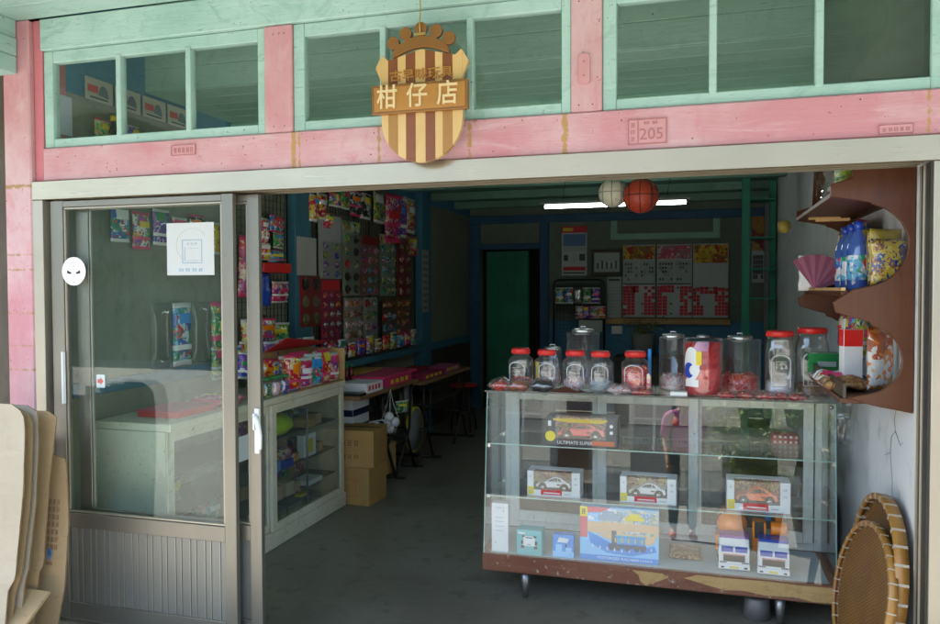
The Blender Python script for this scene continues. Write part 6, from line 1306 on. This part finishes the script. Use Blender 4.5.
# ================================================================ outside, behind the camera (mirrored in the glass)
def skin_person(loc, rz):
    t = thing('person', 'person in a pink top, teal jeans and orange shoes standing in front of the shop', 'person', loc, rz)
    def chain(name, pts, edges, rad, mat, parent=t, sub=2):
        me = bpy.data.meshes.new(name); me.from_pydata(pts, edges, []); ob = bpy.data.objects.new(name, me); COL.objects.link(ob); ob.parent = parent
        sk_ = ob.modifiers.new('s', 'SKIN'); ss = ob.modifiers.new('u', 'SUBSURF'); ss.levels = sub; ss.render_levels = sub
        for i, r_ in enumerate(rad): me.skin_vertices[0].data[i].radius = r_ if isinstance(r_, tuple) else (r_, r_)
        me.skin_vertices[0].data[0].use_root = True
        dg = bpy.context.evaluated_depsgraph_get(); m2 = bpy.data.meshes.new_from_object(ob.evaluated_get(dg)); ob.modifiers.clear(); ob.data = m2; m2.materials.clear(); m2.materials.append(mat)
        for p in m2.polygons: p.use_smooth = True
        return ob
    skin = flat('skin', (.55, .33, .22), .5)
    P = [(0, 0, .90), (0, 0, 1.05), (0, 0, 1.25), (0, 0, 1.36), (0, -.01, 1.42), (0, -.02, 1.50), (0, -.02, 1.60),
         (.09, 0, .86), (.10, .01, .48), (.10, .03, .09), (.11, -.10, .035), (-.09, 0, .86), (-.10, .01, .48), (-.10, .03, .09), (-.11, -.10, .035),
         (.16, 0, 1.33), (.20, .02, 1.06), (.17, -.12, .86), (.16, -.16, .78), (-.16, 0, 1.33), (-.20, .02, 1.06), (-.17, -.12, .86), (-.16, -.16, .78)]
    E_ = [(0, 1), (1, 2), (2, 3), (3, 4), (4, 5), (5, 6), (0, 7), (7, 8), (8, 9), (9, 10), (0, 11), (11, 12), (12, 13), (13, 14), (3, 15), (15, 16), (16, 17), (17, 18), (3, 19), (19, 20), (20, 21), (21, 22)]
    r_ = [(.13, .09), (.115, .08), (.13, .09), (.10, .07), .05, .075, .085, .08, .055, .036, .03, .08, .055, .036, .03, .05, .037, .027, .03, .05, .037, .027, .03]
    chain('body', P, E_, r_, skin)
    chain('top', [(0, 0, .88), (0, 0, 1.05), (0, 0, 1.25), (0, 0, 1.36), (.17, 0, 1.33), (.21, .02, 1.08), (-.17, 0, 1.33), (-.21, .02, 1.08)], [(0, 1), (1, 2), (2, 3), (3, 4), (4, 5), (3, 6), (6, 7)], [(.16, .12), (.135, .10), (.145, .105), (.11, .08), .065, .052, .065, .052], flat('pink purple shirt', (.60, .12, .38), .8, bump=.4, bscale=20))
    chain('jeans', [(0, 0, .92), (.095, 0, .84), (.10, .01, .48), (.10, .03, .12), (-.095, 0, .84), (-.10, .01, .48), (-.10, .03, .12)], [(0, 1), (1, 2), (2, 3), (0, 4), (4, 5), (5, 6)], [(.145, .11), .092, .068, .052, .092, .068, .052], flat('teal jeans', (.03, .10, .13), .85, bump=.4, bscale=30))
    for s_ in (-1, 1): chain('shoe', [(s_*.10, .05, .05), (s_*.105, -.04, .045), (s_*.115, -.14, .03)], [(0, 1), (1, 2)], [(.045, .05), (.045, .045), (.04, .03)], flat('orange shoe', (.85, .16, .02), .6))
    chain('hair', [(0, .03, 1.50), (0, .02, 1.60), (0, .0, 1.66)], [(0, 1), (1, 2)], [.075, .095, .07], flat('black hair', (.01, .008, .007), .5))
    q = MB()
    for s_ in (-1, 1):
        q.ball((s_*.033, -.098, 1.60), .010, 8)
    q.build('eye', black, t); MB().prism([(-.105, 1.59), (-.125, 1.565), (-.10, 1.56)], 'x', -.011, .011).build('nose', skin, t, .003); MB().box(-.024, .024, -.100, -.094, 1.53, 1.537).build('mouth', redprint, t)
    for s_ in (-1, 1):
        q = MB(); 
        for k in range(4): q.tube([(s_*.16-.018+.012*k, -.165, .775), (s_*.16-.019+.0125*k, -.185, .74), (s_*.16-.018+.012*k, -.18, .705+.006*abs(k-1.5))], [.0085, .008, .006], 7)
        q.tube([(s_*.16-s_*.022, -.15, .79), (s_*.16-s_*.045, -.175, .765), (s_*.16-s_*.043, -.19, .745)], [.010, .009, .007], 7); q.build('fingers', skin, t)
    return t
skin_person((-.15, -1.0, -.045), R(180-4)).scale = (.96, .96, .96)
def bush(loc, s, label, n=900):
    t = thing('potted_plant', label, 'plant', loc); q_ = random.Random(3)
    MB().lathe([(0, 0), (.13*s, 0), (.18*s, .3*s), (.19*s, .3*s), (.19*s, .33*s), (0, .30*s)], (0, 0, 0), 24).build('pot', gray, t)
    q = MB(); tips = []
    for i in range(16):
        a = q_.uniform(0, 6.28); l_ = q_.uniform(.5, .95)*s; p = [Vector((0, 0, .3*s)), Vector((math.cos(a)*l_*.2, math.sin(a)*l_*.2, .3*s+l_*.55)), Vector((math.cos(a)*l_*.45, math.sin(a)*l_*.45, .3*s+l_))]; q.tube(p, [.012*s, .008*s, .003*s], 6); tips.append(p)
    q.build('stem', flat('bush stem', (.12, .08, .04), .8), t); q = MB()
    for i in range(n):
        p = q_.choice(tips); u = q_.uniform(.3, 1); c = p[1].lerp(p[2], u*1.0)+Vector((q_.gauss(0, .09), q_.gauss(0, .09), q_.gauss(0, .09)))*s
        d = Vector((q_.uniform(-1, 1), q_.uniform(-1, 1), q_.uniform(-.6, .6))).normalized()*.075*s; e_ = d.cross(Vector((0, 0, 1))).normalized()*.022*s; nn = Vector((0, 0, -.012*s))
        q.add([c, c+d*.5+e_+nn*0, c+d+nn, c+d*.5-e_], [(0, 1, 2, 3)], q_.randrange(2))
    q.build('foliage', [flat('leaf green', (.10, .22, .03), .5), flat('leaf light', (.26, .38, .05), .5)], t); return t
bush((.62, -.95, -.05), 1.15, 'leafy potted bush at the edge of the arcade', 2600)
bush((1.15, -1.25, -.05), 1.25, 'taller potted bush standing to the right of the other', 2600)

for i in range(6):
    bag('packet', (.66, 3.62+.085*i, 1.56+.0*(i % 2)+.09), .12, .19, .05, [PC, PU, PG, PM, PC, PB][i], ['blue', 'purple', 'green', 'mixed coloured', 'pale blue', 'brown'][i]+' packet standing in the row behind the blue bottles', rz=R(60+7*i), seed=500+i, group='packets on the middle scalloped shelf')
for i in range(5):
    bag('packet', (.665, 3.62+.10*i, 1.25), .12, .19, .06, [PG, PC, PM, PB, PP][i], ['green', 'blue', 'mixed coloured', 'brown', 'pink'][i]+' packet against the wall at the back of the lower shelf', rz=R(60+9*i), seed=520+i, group='packets on the lower scalloped shelf')
for i in range(5):
    bag('packet', (.64-.05*(i % 2), 3.22+.16*i, 2.03), .15, .24, .09, [gray, PC, black, PB, PG][i], ['grey', 'blue', 'black', 'brown', 'green'][i]+' packet crowded at the wall on the top shelf', rz=R(50+11*i), seed=540+i, group='packets on the top scalloped shelf')
